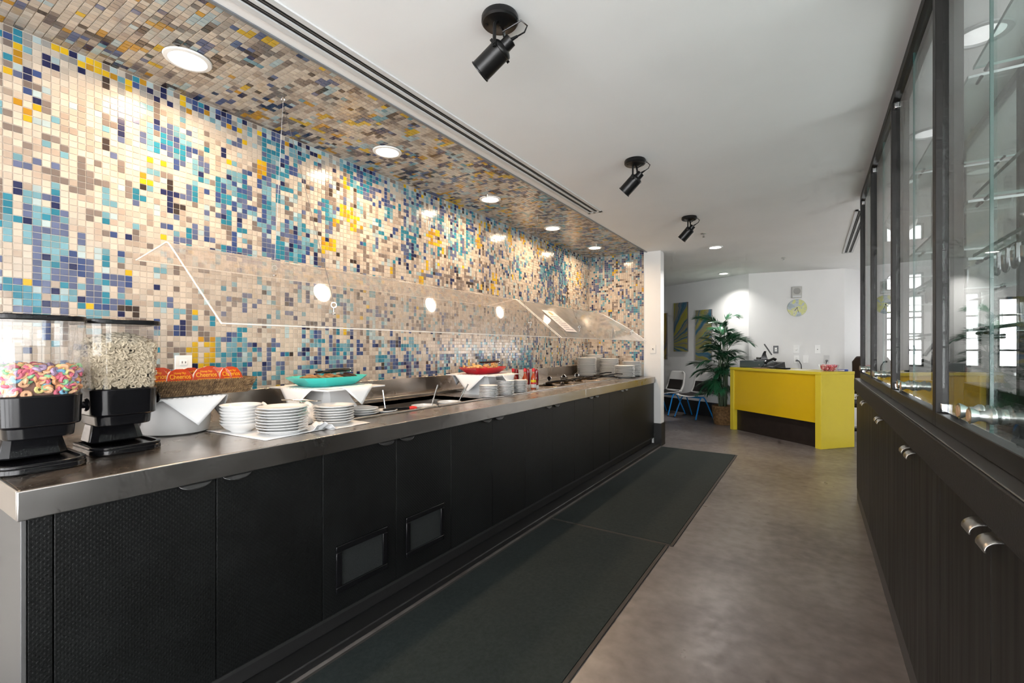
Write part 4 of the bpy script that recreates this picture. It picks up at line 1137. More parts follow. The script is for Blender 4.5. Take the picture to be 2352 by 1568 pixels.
# hot pans with hinged half lids and serving tools
def chafing_pan(loc, lx, ly, label, lid):
    t = thing('steam_pan', label, 'food pan', loc, 0, 'steel pans in the hot well')
    m = MB(); hx, hy = lx / 2, ly / 2; d = .06; w_ = .014
    o_ = [(-hx, -hy), (hx, -hy), (hx, hy), (-hx, hy)]; i_ = [(-hx + w_, -hy + w_), (hx - w_, -hy + w_), (hx - w_, hy - w_), (-hx + w_, hy - w_)]; j_ = [(x * .9, y_ * .9) for x, y_ in i_]
    m.loft([[(x, y_, .001) for x, y_ in o_], [(x, y_, .006) for x, y_ in o_], [(x, y_, .006) for x, y_ in i_], [(x, y_, -d) for x, y_ in j_]], cap=False)
    m.add([(x, y_, -d) for x, y_ in j_], [(0, 1, 2, 3)])
    m.build('pan', STEELW, t, bevel=.002, angle=30)
    B(-hx * .86, hx * .86, -hy * .86, hy * .86, -d + .002, -d + .028).build('food', lid[1], t, bevel=.012)
    if lid[0]:
        l = MB(); l.box(-hx + .005, hx * .1, -hy + .004, hy - .004, .007, .018)
        lo_ = l.build('half_lid', STEEL, t, bevel=.005)
        MB().torus((-hx * .45, 0, .046), .026, .004, 20, 8, RX(PI / 2) ).build('ring_handle', CHROME, lo_)
        MB().lathe([(.001, -.002), (.022, -.002), (.022, .002), (.001, .002)], (-hx * .45, 0, .046), 20, RX(PI / 2)).build('handle_plate', BLACKPL, lo_)
EGG = ramp_mat('scrambled', [(.3, (.45, .28, .06)), (.7, (.62, .48, .16))], 40, .5); MEAT = ramp_mat('sausage', [(.3, (.12, .05, .025)), (.7, (.28, .13, .06))], 20, .4)
for k, (y_, f_, lb) in enumerate(((4.20, MEAT, 'first steel pan of hot food, beside the ketchup'), (4.56, EGG, 'second steel pan of hot food in the well'), (4.92, POTATO, 'third steel pan of hot food in the well'), (5.28, MEAT, 'last steel pan of hot food, before the tall plate stacks'))):
    chafing_pan((-2.345, y_, ZT + .001), .53, .345, lb, (True, f_))
wd = thing('pan_lid', 'loose lid with ring handle standing behind the saucers', 'lid', (-2.42, 3.52, ZT))
B(-.09, .09, -.06, .06, 0, .012).build('plate', STEEL, wd, bevel=.004)
MB().torus((0, 0, .045), .034, .005, 22, 8, RX(PI / 2)).build('ring_handle', CHROME, wd)
MB().lathe([(.001, -.002), (.029, -.002), (.029, .002), (.001, .002)], (0, 0, .045), 20, RX(PI / 2)).build('handle_plate', BLACKPL, wd)
tongs((-2.22, 4.30, ZT + .036), .9, 'black serving tongs laid over the first steel pan', .30, .022, tilt=(0, -.10))
tongs((-2.20, 4.62, ZT + .038), 1.2, 'black serving tongs laid over the second steel pan', .30, .022, tilt=(0, -.15))
tongs((-2.18, 4.95, ZT + .038), .7, 'black serving tongs laid over the third steel pan', .32, .020, tilt=(0, -.2))
tongs((-2.25, 4.46, ZT + .040), 1.9, 'black serving tongs crossing between the first two pans', .28, .020, tilt=(0, -.1))
def scoop(p0, p1, label):
    p0, p1 = Vector(p0), Vector(p1); t = thing('serving_spoon', label, 'serving spoon', p0, 0, 'curved black serving spoons in the hot pans')
    d = p1 - p0
    MB().tube([Vector((0, 0, 0)), d * .4 + Vector((0, 0, .02)), d * .8 + Vector((0, 0, .015)), d], [.005, .006, .007, .007], 8).build('handle', BLACKPL, t)
    MB().lathe([(.001, -.004), (.022, -.002), (.032, .008), (.030, .008), (.001, .001)], (0, 0, 0), 16).build('bowl', BLACKPL, t)
scoop((-2.30, 5.12, ZT + .008), (-2.08, 5.45, ZT + .085), 'black serving spoon slanting up out of the third pan')
scoop((-2.24, 5.30, ZT + .008), (-2.0, 5.62, ZT + .06), 'black serving spoon slanting up out of the last pan')
# tall stacks of dinner plates at the far end
for k, (x, y_, n, lb) in enumerate(((-2.56, 5.80, 20, 'tall far stack, leftmost'), (-2.33, 6.02, 19, 'tall far stack, second from the left'), (-2.585, 6.10, 23, 'rearmost far stack, against the mosaic corner'),
                                    (-2.05, 5.84, 12, 'lower far stack in front'), (-2.06, 6.15, 16, 'far stack beside the white wall edge'))):
    stack(M_DI, 'large_plate', x, y_, ZT + .0006, n, .0122, 'topmost large white plate of the ' + lb, 'large white plate in the ' + lb, 'plate', lb, .003, 20 + k)

# ------------------------------------------------------------------ sneeze guards on wires
GA, GB_, GC = (-2.50, 1.697), (-2.177, 1.740), (-1.748, 1.397)      # back edge, bend, front lower edge (x, z)
def guard(y0, y1, m, label, far_round=False):
    t = thing('sneeze_guard', label, 'sneeze guard', (GB_[0], y0, GB_[1]), 0, 'clear sneeze guards over the buffet')
    def L(x, y_, z): return (x - GB_[0], y_ - y0, z - GB_[1])
    def yend(s):                       # s 0 at the back edge, 1 at the bend, 2 at the front edge
        if not far_round: return y1
        return y1 - (.46 * max(0, 2 - s) ** 2.1 if s > .9 else .56 + .03 * (.9 - s))
    prof = []
    for s in [i / 4 for i in range(4)]: prof.append((s, GA[0] + (GB_[0] - GA[0]) * s, GA[1] + (GB_[1] - GA[1]) * s))
    prof.append((.95, GB_[0] - .02, GB_[1] - .0015)); prof.append((1.0, GB_[0], GB_[1] - .006)); prof.append((1.06, GB_[0] + .022, GB_[1] - .022))
    for s in [1.2, 1.4, 1.6, 1.8, 1.96, 2.0]: prof.append((s, GB_[0] + (GC[0] - GB_[0]) * (s - 1), GB_[1] + (GC[1] - GB_[1]) * (s - 1) - .004 * (2 - s)))
    mm = MB(); N = 12
    vs = []; 
    for s, x, z in prof:
        for k in range(N + 1): vs.append(L(x, y0 + (yend(s) - y0) * k / N, z))
    fs = []
    for i in range(len(prof) - 1):
        for k in range(N):
            a = i * (N + 1) + k; fs.append((a, a + 1, a + N + 2, a + N + 1))
    mm.add(vs, fs); mm.build('acrylic_sheet', m, t, angle=60)
    e = MB()
    e.tube([L(x, y0, z) for s, x, z in prof], .0032, 5); e.tube([L(x, yend(s), z) for s, x, z in prof], .0025, 5)
    e.tube([L(GC[0], y0 + (y1 - y0) * k / 6, GC[1]) for k in range(7)], .0032, 5); e.tube([L(GA[0], y0 + (yend(0) - y0) * k / 6, GA[1]) for k in range(7)], .0028, 5)
    e.build('polished_edge', ACEDGE, t)
    return t
guard(.815, 3.42, ACRYL, 'near clear acrylic sneeze guard hanging over the plate stacks and cold well')
guard(3.45, 5.78, ACRYL2, 'far cloudy acrylic sneeze guard with a rounded far end', True)
def hanger(hx, hy, yb, yf, label):
    t = thing('wire_hanger', label, 'wire hanger', (hx, hy, ZC), 0, 'wire hangers of the sneeze guards')
    def L(x, y_, z): return Vector((x - hx, y_ - hy, z - ZC))
    fx = GB_[0] + (GC[0] - GB_[0]) * .78; fz = GB_[1] + (GC[1] - GB_[1]) * .78 + .02
    bx = GA[0] + .07; bz = GA[1] + .03
    MB().torus((0, 0, -.030), .014, .0028, 18, 6, RX(PI / 2)).build('eye_hook', CHROME, t)
    MB().cyl((0, 0, 0), (0, 0, -.016), .003, n=8).build('hook_shank', CHROME, t)
    for (x, y_, z) in ((bx, yb, bz), (fx, yf, fz)):
        MB().tube([L(hx, hy, ZC - .044), L((hx + x) / 2, (hy + y_) / 2, (ZC + z) / 2), L(x, y_, z + .03)], .0014, 5).build('wire', WIRE, t)
        MB().torus(L(x, y_, z + .014), .012, .0028, 16, 6, RY(PI / 2) @ RX(.3)).build('snap_ring', CHROME, t)
        MB().lathe([(.001, -.030), (.009, -.030), (.010, -.024), (.004, -.020), (.004, .002), (.001, .002)], L(x, y_, z), 12).build('clip_bolt', WIRE, t)
hanger(-2.285, 1.361, 1.40, 1.34, 'thin wire hanger over the front plate stacks')
hanger(-2.280, 3.12, 3.14, 3.10, 'thin wire hanger over the red platter')
hanger(-2.33, 4.06, 4.08, 4.0, 'thin wire hanger just past the joint of the two guards')
hanger(-2.32, 5.55, 5.2, 5.48, 'thin wire hanger nearest the tiled end wall')
# menu card on the far guard
mcx, mcz = GB_[0] + (GC[0] - GB_[0]) * .55, GB_[1] + (GC[1] - GB_[1]) * .55
ang = math.atan2(GC[1] - GB_[1], GC[0] - GB_[0])
mc = thing('menu_card', 'printed white menu card in a clear sleeve on the far sneeze guard', 'menu card', (mcx + .004, 3.78, mcz + .004))
mc.rotation_euler = (0, -ang, 0)
B(-.16, .16, -.11, .11, .0, .0012).build('card', mat('card_paper', (.80, .74, .72), .5), mc, smooth=False)
pm = MB()
for k in range(7): pm.box(-.07 + k * .032, -.055 + k * .032, -.08 + .01 * (k % 2), .08 - .02 * (k % 3), .0014, .0017)
pm.build('print_lines', mat('card_print', (.45, .40, .42), .6), mc, smooth=False)
MB().lathe([(.001, .0013), (.030, .0013), (.030, .0017), (.001, .0017)], (-.115, 0, 0), 20).build('emblem', mat('card_orange', (.80, .35, .12), .5), mc)

# ------------------------------------------------------------------ display cabinet on the right
XG = .36                                       # plane of the glass doors
MUL = [.02, 1.05, 2.08, 3.10, 4.13, 5.00]
SHZ = [1.365, 1.60, 1.79, 2.20]
bayn = ['nearest', 'first in view', 'second in view', 'third in view', 'farthest']
SPOOL = mat('spool_metal', (.46, .50, .48), .28, .9); SPOOLW = mat('spool_end_wood', (.40, .26, .15), .5)
def spool(m, c):
    m.lathe([(.001, 0), (.016, 0), (.019, .004), (.019, .010), (.013, .018), (.012, .030), (.018, .040), (.020, .046), (.001, .046)], c, 20, RY(-PI / 2))
for b in range(5):
    y0, y1 = MUL[b], MUL[b + 1]; ym = (y0 + y1) / 2
    t = thing('display_cabinet', 'dark framed glass display cabinet bay, ' + bayn[b], 'display cabinet', (.58, ym, 1.05), 0, 'glass display cabinet bays')
    def L(m, x0, x1, a, c, z0, z1, t=t): return m.box(x0 - .58, x1 - .58, a - t.location.y, c - t.location.y, z0 - 1.05, z1 - 1.05)
    f = MB()
    L(f, XG - .02, XG + .05, y0 - .0, y0 + .022, 1.05, ZC - .002); L(f, XG - .02, XG + .05, y1 - .022, y1, 1.05, ZC - .002)
    L(f, XG - .02, XG + .05, y0 + .022, y1 - .022, 1.05, 1.098); L(f, XG - .02, XG + .05, y0 + .022, y1 - .022, ZC - .045, ZC - .002)
    f.build('front_frame', FRAMEM, t, bevel=.002)
    g = MB(); L(g, XG + .004, XG + .0045, y0 + .022, y0 + .026, 1.10, ZC - .05); 
    f = MB(); L(f, .80, .83, y0, y0 + .02, 1.05, ZC - .002); L(f, .80, .83, y1 - .02, y1, 1.05, ZC - .002)
    L(f, .80, .83, y0 + .02, y1 - .02, ZC - .045, ZC - .002); L(f, .80, .83, y0 + .02, y1 - .02, 1.05, 1.09)
    f.build('back_frame', FRAMEM, t, bevel=.002)
    g = MB(); L(g, .812, .816, y0 + .02, y1 - .02, 1.09, ZC - .045); g.build('back_pane', PANE, t, smooth=False)
    for s, (a, c) in ((0, (y0 + .026, ym - .002)), (1, (ym + .002, y1 - .026))):
        d = MB(); L(d, XG - .003, XG + .003, a, c, 1.106, ZC - .050); do = d.build('glass_door', PANE, t, smooth=False)
        e = MB(); yy = c if s == 0 else a
        L(e, XG - .0031, XG + .0031, yy - .0008, yy + .0008, 1.106, ZC - .050); e.build('door_edge', GEDGE, do, smooth=False)
        ky = (c - .045) if s == 0 else (a + .045)
        k = MB(); spool(k, (XG - .003 - .58, ky - t.location.y, 1.150 - 1.05)); ko = k.build('spool_knob', SPOOL, do)
        k = MB(); k.lathe([(.001, 0), (.014, 0), (.015, .003), (.001, .004)], (XG - .049 - .58, ky - t.location.y, .10), 16, RY(-PI / 2)); k.build('knob_end', SPOOLW, do)
        k = MB(); k.lathe([(.001, 0), (.018, 0), (.018, .012), (.001, .014)], (XG + .003 - .58, ky - t.location.y, .10), 16, RY(PI / 2)); k.build('knob_back', SPOOL, do)
        hy = a if s == 0 else c - .03
        for hz in (1.10, ZC - .085):
            h = MB(); L(h, XG - .012, XG + .012, hy, hy + .03, hz, hz + .03); h.build('hinge_clip', CHROME, do, bevel=.003)
    for z in SHZ:
        s_ = MB(); L(s_, .43, .79, y0 + .030, y1 - .030, z, z + .008); so = s_.build('glass_shelf', SHELFG, t, smooth=False)
        e = MB(); L(e, .4285, .43, y0 + .030, y1 - .030, z - .001, z + .009)
        e.build('shelf_edge', GEDGE, so, smooth=False)
        e = MB(); L(e, .43, .79, y0 + .0285, y0 + .030, z, z + .008); L(e, .43, .79, y1 - .030, y1 - .0285, z, z + .008); e.build('shelf_end', GEDGELIT, so, smooth=False)
        for (x, yy, s) in ((.46, y0 + .022, 1), (.74, y0 + .022, 1), (.46, y1 - .022, -1), (.74, y1 - .022, -1)):
            q = MB().cyl((x - .58, yy - t.location.y, z - 1.05 - .006), (x - .58, yy + s * .045 - t.location.y, z - 1.05 - .006), .0055, n=8); q.build('shelf_peg', BLACKMETAL, so)
# base units under the display
BS = [-.02, .91, 1.85, 2.78, 3.72, 4.65, 5.00]
bl = ['nearest to the camera', 'below the near glass doors', 'below the second glass bay', 'below the third glass bay', 'second from the far end', 'narrow one at the far end']
HCH = mat('pull_satin_steel', (.36, .35, .33), .30, .9)
for b in range(6):
    ya, yc = BS[b], BS[b + 1]; yb = (ya + yc) / 2
    t = thing('base_cabinet', 'black laminate base cabinet on the right, ' + bl[b], 'cabinet', (.58, yb, 0), 0, 'black base cabinets under the display')
    B(.335 - .58, .83 - .58, ya - yb + .001, yc - yb - .001, .10, .944).build('carcass', SHADOW, t, smooth=False)
    prs = ((ya, yb, 1), (yb, yc, -1)) if b < 5 else ((ya, yc, -1),)
    for a, c, s in prs:
        do = B(.316 - .58, .334 - .58, a - yb + .0015, c - yb - .0015, .10, .940).build('door', CABM, t, bevel=.0015)
        hy = (c - .055 if s == 1 else a + .055) - yb
        hm = MB()
        def hp(u, v, hy=hy): 
            a_ = v * PI * .55
            return (.318 - .58 - .030 * math.sin(a_), hy + (u - .5) * .062, .925 - .022 * (1 - math.cos(a_)))
        hm.grid(hp, 4, 8); hm.build('pull', HCH, do, thick=.003)
ap = thing('cabinet_ledge', 'long black ledge between the base cabinets and the glass bays', 'ledge', (.56, 2.5, .945))
B(.298 - .56, .83 - .56, -.02 - 2.5, 5.01 - 2.5, .0, .100).build('apron', CABTOP, ap, bevel=.004)
B(.302 - .56, .345 - .56, -.02 - 2.5, 5.01 - 2.5, .1002, .1045).build('ledge_bead', mat('ledge_bead_steel', (.16, .155, .15), .3, .8), ap, bevel=.002)
struct(B(.326, .83, -.02, 5.0, 0, .099).build('baseboard_cabinet', BLACKPAINT, smooth=False), 'black toe board under the right cabinets')
struct(B(.318, .326, -.02, 5.006, 0, .098).build('trim_4', mat('toe_strip', (.02, .019, .018), .35), bevel=.003), 'black vinyl strip along the foot of the right cabinets')
# hooks hanging under a shelf
def hook_row(y0, n, label, z=1.60, x=.46):
    t = thing('hook_rail', label, 'hook rail', (x, y0, z), 0, 'metal hook rails in the glass cabinet')
    HK = mat('hook_dark_metal', (.10, .105, .105), .22, .9)
    MB().tube([(0, 0, -.006), (0, n * .075, -.006)], .004, 6).build('rail', HK, t)
    for k in range(n):
        yk = .03 + k * .075
        pts = [(0, yk, -.008), (0, yk + .001, -.035)] + [(0, yk + .020 - .019 * math.cos(a), -.040 - .030 * math.sin(a)) for a in [PI * i / 10 for i in range(11)]] + [(0, yk + .040, -.022)]
        MB().tube(pts, .0058, 7).build('hook', HK, t)
hook_row(1.15, 11, 'row of bent metal hooks under a shelf behind the near glass door')
hook_row(2.25, 10, 'row of bent metal hooks under a shelf in the second glass bay')
# white anchor ornament
an = thing('anchor_ornament', 'white anchor shaped ornament behind the third glass bay', 'ornament', (.487, 3.96, 2.088), .0)
AM = mat('anchor_white', (.88, .88, .86), .4)
MB().tube([(0, 0, 0), (0, 0, .082)], [.018, .012], 8).build('shank', AM, an)
MB().tube([(.080 * math.sin(a), 0, .076 - .076 * math.cos(a)) for a in [(-1.35 + 2.7 * i / 16) for i in range(17)]], [.004] + [.007 + .012 * math.sin(PI * i / 16) for i in range(1, 16)] + [.004], 8).build('fluke_arms', AM, an)
MB().torus((0, 0, .094), .011, .004, 18, 8, RX(PI / 2)).build('ring', AM, an)
# clear glassware on the shelves
CG = glass_mat('clear_glassware', (.93, .96, .95), boost=1.5)
rr = random.Random(31)
gl_protos = []
for nm, prof in (('glass_vase', [(.030, 0), (.034, .004), (.020, .05), (.026, .11), (.040, .17)]), ('glass_tumbler', [(.028, 0), (.031, .003), (.036, .10)]), ('glass_carafe', [(.045, 0), (.050, .01), (.048, .09), (.022, .15), (.026, .19)])):
    n = 20; rings = [[(r_ * math.cos(2 * PI * i / n), r_ * math.sin(2 * PI * i / n), z) for i in range(n)] for r_, z in prof]
    mm = MB(); mm.loft(rings, cap=False); mm.add(rings[0], [tuple(range(n))]); gl_protos.append((nm, mm.mesh(nm, CG)))
gspec = [(0, 1.20, 3), (0, 1.44, 3), (1, 1.75, 2), (2, 1.30, 0), (2, 1.62, 0), (1, 1.88, 0), (0, 2.30, 3), (1, 2.55, 2), (2, 2.85, 0), (1, 2.35, 0), (0, 3.4, 3), (2, 3.6, 2), (1, 3.8, 0), (0, 4.4, 2), (2, 4.6, 0)]
shn = {0: 'lowest shelf', 1: 'second shelf', 2: 'third shelf', 3: 'top shelf'}
for k, y_, s in gspec:
    nm, me = gl_protos[k]
    o = bpy.data.objects.new(nm, me); COL.objects.link(o); o.location = (.64, y_, SHZ[s] + .0085)
    bay = ['', 'near', 'second', 'third', 'far'][[i for i in range(5) if MUL[i] <= y_ < MUL[i + 1]][0]]
    nb = sum(1 for q in gspec if q[0] == k and q[2] == s and [i for i in range(5) if MUL[i] <= q[1] < MUL[i + 1]] == [i for i in range(5) if MUL[i] <= y_ < MUL[i + 1]] and q[1] < y_)
    tag(o, 'clear glass %s on the %s of the %s glass bay%s' % (nm.split('_')[1], shn[s], bay, ', the farther one' if nb else ''), nm.split('_')[1], 'clear glassware in the display cabinet')

# ------------------------------------------------------------------ yellow desk
DA = (-1.128, 8.223); DANG = math.atan2(-.645, .764)
dk = thing('reception_desk', 'glossy yellow reception desk with dark recessed kick panel', 'desk', (*DA, 0), DANG)
DLN, DDP = 1.588, .58
B(0, .075, 0, DDP, 0, .962).build('side_panel', YELLOWS, dk, bevel=.003)
B(DLN - .085, DLN, 0, DDP, 0, .962).build('side_panel', YELLOWS, dk, bevel=.003)
B(.075, DLN - .085, .015, .040, .33, .962).build('front_panel', YELLOW, dk, bevel=.002)
B(.075, DLN - .085, .07, .09, 0, .40).build('kick_panel', DARKWOOD, dk, smooth=False)
B(-.002, DLN + .002, -.004, DDP + .004, .962, 1.0).build('desk_top', YELLOWS, dk, bevel=.003)
def DP(s, t_, z=1.0): 
    c, s_ = math.cos(DANG), math.sin(DANG)
    return (DA[0] + s * c - t_ * s_, DA[1] + s * s_ + t_ * c, z)
cd = thing('cash_drawer', 'slate grey cash drawer box under the till monitor', 'cash drawer', DP(.235, .30, 1.0005), DANG + .35)
B(-.19, .19, -.16, .16, 0, .11).build('case', SLATE, cd, bevel=.008)
B(-.18, .18, -.166, -.158, .008, .095).build('drawer_front', SLATE, cd, bevel=.003)
MB().lathe([(.001, 0), (.012, 0), (.012, .004), (.001, .004)], (.12, -.166, .05), 14, RX(PI / 2)).build('lock', CHROME, cd)
mo = thing('till_monitor', 'black till monitor tilted back on a wedge stand', 'monitor', DP(.315, .34, 1.112), .06)
B(-.12, .12, -.08, .10, 0, .022).build('foot', BLACKPL, mo, bevel=.006)
MB().loft([[(-.03, -.045, .022), (.07, -.045, .022), (.07, .06, .022), (-.03, .06, .022)], [(.0, -.04, .11), (.045, -.04, .11), (.045, .045, .11), (.0, .045, .11)], [(.02, -.03, .15), (.05, -.03, .15), (.05, .03, .15), (.02, .03, .15)]]).build('stand', BLACKPL, mo, bevel=.004)
sm = MB(); sm.obox((.075, 0, .175), .018, .30, .20, RY(-.55)); sm.build('screen_housing', DARKPL, mo, bevel=.005)
sm = MB(); sm.obox((.0862, 0, .1682), .002, .275, .175, RY(-.55)); sm.build('screen', BLACKPL, mo, smooth=False)
pr_ = thing('receipt_gadget', 'small chrome topped card gadget beside the till stand', 'card reader', DP(.17, .42, 1.112), DANG)
B(-.035, .035, -.03, .03, 0, .05).build('case', DARKPL, pr_, bevel=.006); B(-.03, .03, -.034, -.029, .026, .044).build('slot_face', CHROME, pr_, smooth=False)
ph = thing('desk_phone', 'black desk telephone with curved handset beside the cash drawer', 'telephone', DP(.60, .26, 1.0005), DANG - .2)
MB().loft([[(-.12, -.10, 0), (.12, -.10, 0), (.12, .11, 0), (-.12, .11, 0)], [(-.115, -.095, .03), (.115, -.095, .03), (.115, .10, .105), (-.115, .10, .105)]]).build('base', DARKPL, ph, bevel=.006)
MB().tube([(-.085, -.08, .075), (-.085, -.055, .105), (-.085, .0, .125), (-.085, .06, .145), (-.085, .09, .130)], [.024, .022, .016, .022, .024], 10).build('handset', BLACKPL, ph)
kb = MB()
for i in range(3):
    for j in range(4): kb.box(.0 + i * .034, .024 + i * .034, -.06 + j * .034, -.036 + j * .034, .036 + (j * .034 + .02) * .36, .046 + (j * .034 + .02) * .36)
kb.build('keypad', DARKPL, ph, smooth=False)
MB().tube([(-.085, -.09, .06), (-.12, -.12, .012), (-.04, -.14, .008), (.06, -.13, .008)], .004, 6).build('cord', BLACKPL, ph)
kb = thing('card_terminal', 'low black card terminal lying right of the telephone', 'terminal', DP(.80, .22, 1.0005), DANG)
B(-.09, .09, -.05, .05, 0, .022).build('case', BLACKPL, kb, bevel=.006); B(-.06, .02, -.035, .035, .022, .024).build('keypad', DARKPL, kb, smooth=False)
tag(B(-.11, .11, -.15, .15, 0, .002).build('paper_sheets', PAPER, None, DP(1.02, .30, 1.0006), smooth=False), 'white papers lying on the yellow desk right of the terminal', 'papers').rotation_euler = (0, 0, DANG + .3)
tag(B(-.10, .10, -.07, .07, 0, .012).build('notebook', mat('brown_cover', (.22, .13, .07), .6), None, DP(.52, .09, 1.0006), bevel=.002), 'thin brown notebook in front of the telephone', 'notebook').rotation_euler = (0, 0, DANG)
bw = thing('candy_bowl', 'clear bowl of pink wrapped candy at the desk end', 'bowl', DP(1.40, .36, 1.0005), 0)
rings = [[(r_ * math.cos(2 * PI * i / 24), r_ * math.sin(2 * PI * i / 24), z) for i in range(24)] for r_, z in ((.085, .003), (.10, .02), (.118, .085))]
mm = MB(); mm.loft(rings, cap=False); mm.add(rings[0], [tuple(range(24))]); mm.build('glass_bowl', CG, bw)
PINK = [mat('candy_pink', (.75, .18, .24), .35), mat('candy_pale', (.82, .55, .56), .35), mat('candy_red', (.60, .05, .10), .35)]
cm_ = MB(); rr = random.Random(8)
for k in range(260):
    a = rr.uniform(0, 2 * PI); z = rr.uniform(.012, .078); r_ = (.075 + .28 * z) * math.sqrt(rr.random()); cm_.cur = k % 3
    cm_.obox((r_ * math.cos(a), r_ * math.sin(a), z), .020, .012, .008, Euler((rr.uniform(0, 3), rr.uniform(0, 3), rr.uniform(0, 3))).to_matrix())
co = cm_.build('candy_pieces', PINK, None, DP(1.40, .36, 1.0005), smooth=False); co['kind'] = 'stuff'; tag(co, 'heap of pink and red wrapped candies in the clear bowl', 'candy')
bb = thing('blue_box', 'small blue carton beside the candy bowl', 'box', DP(1.515, .47, 1.0005), DANG)
B(-.05, .05, -.03, .03, 0, .026).build('carton', mat('carton_blue', (.02, .06, .30), .4), bb, bevel=.002); B(-.045, .045, -.0305, -.0300, .006, .020).build('label_strip', PKW, bb, smooth=False)
# dark office chair behind the desk end
oc = thing('office_chair', 'dark office chair back showing behind the desk end', 'chair', (.62, 8.62, 0), -.5)
def cushion(m, hx, hy, z0, z1): 
    m.loft([[(x * s, y_ * s, z) for x, y_ in rrect(hx, hy, .06)] for s, z in ((.92, z0), (1, z0 + .02), (1, z1 - .02), (.92, z1))])
m = MB(); cushion(m, .24, .23, .44, .52); m.build('seat', SEATPAD, oc)
m = MB(); m.loft([[(x * s, y0_ , z) for x, z in [(-.25, .60), (.25, .60), (.26, 1.10), (.20, 1.185), (-.20, 1.185), (-.26, 1.10)] for s in (1,)] for y0_, s in ((.22, 1), (.27, 1))]); m.build('backrest', mat('brown_leather', (.028, .016, .012), .35), oc, bevel=.02)
MB().cyl((0, .02, .06), (0, .02, .45), .028, n=12).build('gas_post', BLACKMETAL, oc)
MB().tube([(0, .18, .47), (0, .27, .50), (0, .275, .66)], .02, 8).build('back_bracket', BLACKMETAL, oc)
for k in range(5):
    a = 2 * PI * k / 5; l = MB().tube([(0, .02, .09), (.15 * math.cos(a), .02 + .15 * math.sin(a), .08), (.27 * math.cos(a), .02 + .27 * math.sin(a), .06)], [.022, .018, .014], 8).build('base_leg', BLACKPL, oc)
    MB().cyl((.27 * math.cos(a) - .012, .02 + .27 * math.sin(a), .028), (.27 * math.cos(a) + .012, .02 + .27 * math.sin(a), .028), .027, n=12).build('castor', BLACKPL, l)

# ------------------------------------------------------------------ things on the far walls
CWA = math.atan2(CW1.y - AW1.y, CW1.x - AW1.x); CWD = (CW1 - AW1).normalized()
def CP(s, z, off=.0): 
    p = AW1 + CWD * s; n = Vector((CWD.y, -CWD.x)); return (p.x + n.x * off, p.y + n.y * off, z)
def clock_face():
    m = bpy.data.materials.new('painted_clock_face'); m.use_nodes = True; nt = m.node_tree; b = nt.nodes['Principled BSDF']
    tc = nn(nt, 'ShaderNodeTexCoord'); nz = nn(nt, 'ShaderNodeTexNoise'); nz.inputs['Scale'].default_value = 8; nz.inputs['Detail'].default_value = 2
    nt.links.new(tc.outputs['Object'], nz.inputs['Vector']); cr = nn(nt, 'ShaderNodeValToRGB'); cr.color_ramp.interpolation = 'CONSTANT'; e = cr.color_ramp.elements
    e[0].position = 0; e[0].color = (.30, .36, .38, 1); e[1].position = .43; e[1].color = (.42, .47, .48, 1)
    for p_, c_ in ((.50, (.56, .58, .20)), (.58, (.58, .58, .32)), (.64, (.36, .38, .46))): q = e.new(p_); q.color = (*c_, 1)
    nt.links.new(nz.outputs['Fac'], cr.inputs[0]); nt.links.new(cr.outputs[0], b.inputs['Base Color']); b.inputs['Roughness'].default_value = .3
    return m
ck = thing('wall_clock', 'round wall clock with a yellow and grey painted face', 'clock', CP(.73, 1.99), CWA)
MB().lathe([(.001, 0), (.142, 0), (.145, .004), (.145, .012), (.142, .016), (.001, .016)], (0, 0, 0), 48, RX(PI / 2)).build('face', clock_face(), ck)
for a, l, w_ in ((-2.5, .060, .006), (2.85, .085, .0045)):
    MB().obox((math.sin(a) * l / 2, -.019, math.cos(a) * l / 2), w_, .002, l, RY(a)).build('hand', BLACKPL, ck, smooth=False)
MB().lathe([(.001, 0), (.008, 0), (.007, .006), (.001, .006)], (0, -.017, 0), 14, RX(PI / 2)).build('hub', BLACKPL, ck)
for k in range(12):
    a = k * PI / 6; MB().obox((math.sin(a) * .125, -.0165, math.cos(a) * .125), .004, .001, .018, RY(a)).build('hour_mark', mat('hour_mark_grey', (.22, .24, .25), .5), ck, smooth=False)
wsp = thing('wall_speaker', 'square grey speaker with round grille above the clock', 'speaker', CP(.723, 2.25), CWA)
B(-.073, .073, -.05, 0, -.095, .095).build('case', mat('speaker_putty', (.48, .48, .45), .5), wsp, bevel=.005)
MB().lathe([(.001, 0), (.052, 0), (.054, .002), (.001, .003)], (0, -.05, .02), 28, RX(PI / 2)).build('grille', mat('speaker_grille', (.36, .36, .34), .7, bump=.6, bscale=300), wsp)
B(-.06, .06, -.052, -.050, -.085, -.055).build('lower_panel', mat('speaker_panel', (.58, .60, .60), .4), wsp, smooth=False)
wall_plate('data_jack', CP(.417, 1.284), CWA, 'white data jack in a black frame on the far wall', .078, .13, 'jack', BLACKPL)
wall_plate('dimmer_plate', CP(.72, 1.288), CWA, 'white wall plate with a round dial above the plugged outlet', .085, .132, 'round')
wall_plate('power_outlet', CP(.724, 1.118), CWA, 'white outlet with a black plug below the round dial', .082, .132, 'outlet')
wall_plate('blank_plate', CP(.857, 1.12), CWA, 'blank white plate right of the plugged outlet', .082, .132, 'blank')
wall_plate('light_switch', CP(1.025, 1.285), CWA, 'white light switch on the far wall right of the clock', .080, .138, 'switch')
wall_plate('cable_plate', CP(1.154, 1.122), CWA, 'grey wall plate with a thin black cable', .080, .130, 'blank', mat('grey_plate', (.55, .55, .54), .4))
def cable(pts, label, head, r=.005):
    t = thing('power_cable', label, 'cable', pts[0]); o = Vector(pts[0])
    MB().tube([Vector(p) - o for p in pts], r, 6).build('wire', BLACKPL, t)
    MB().obox((0, 0, 0), .03, .03, .028, RZ(CWA)).build('plug', BLACKPL, t, bevel=.005)
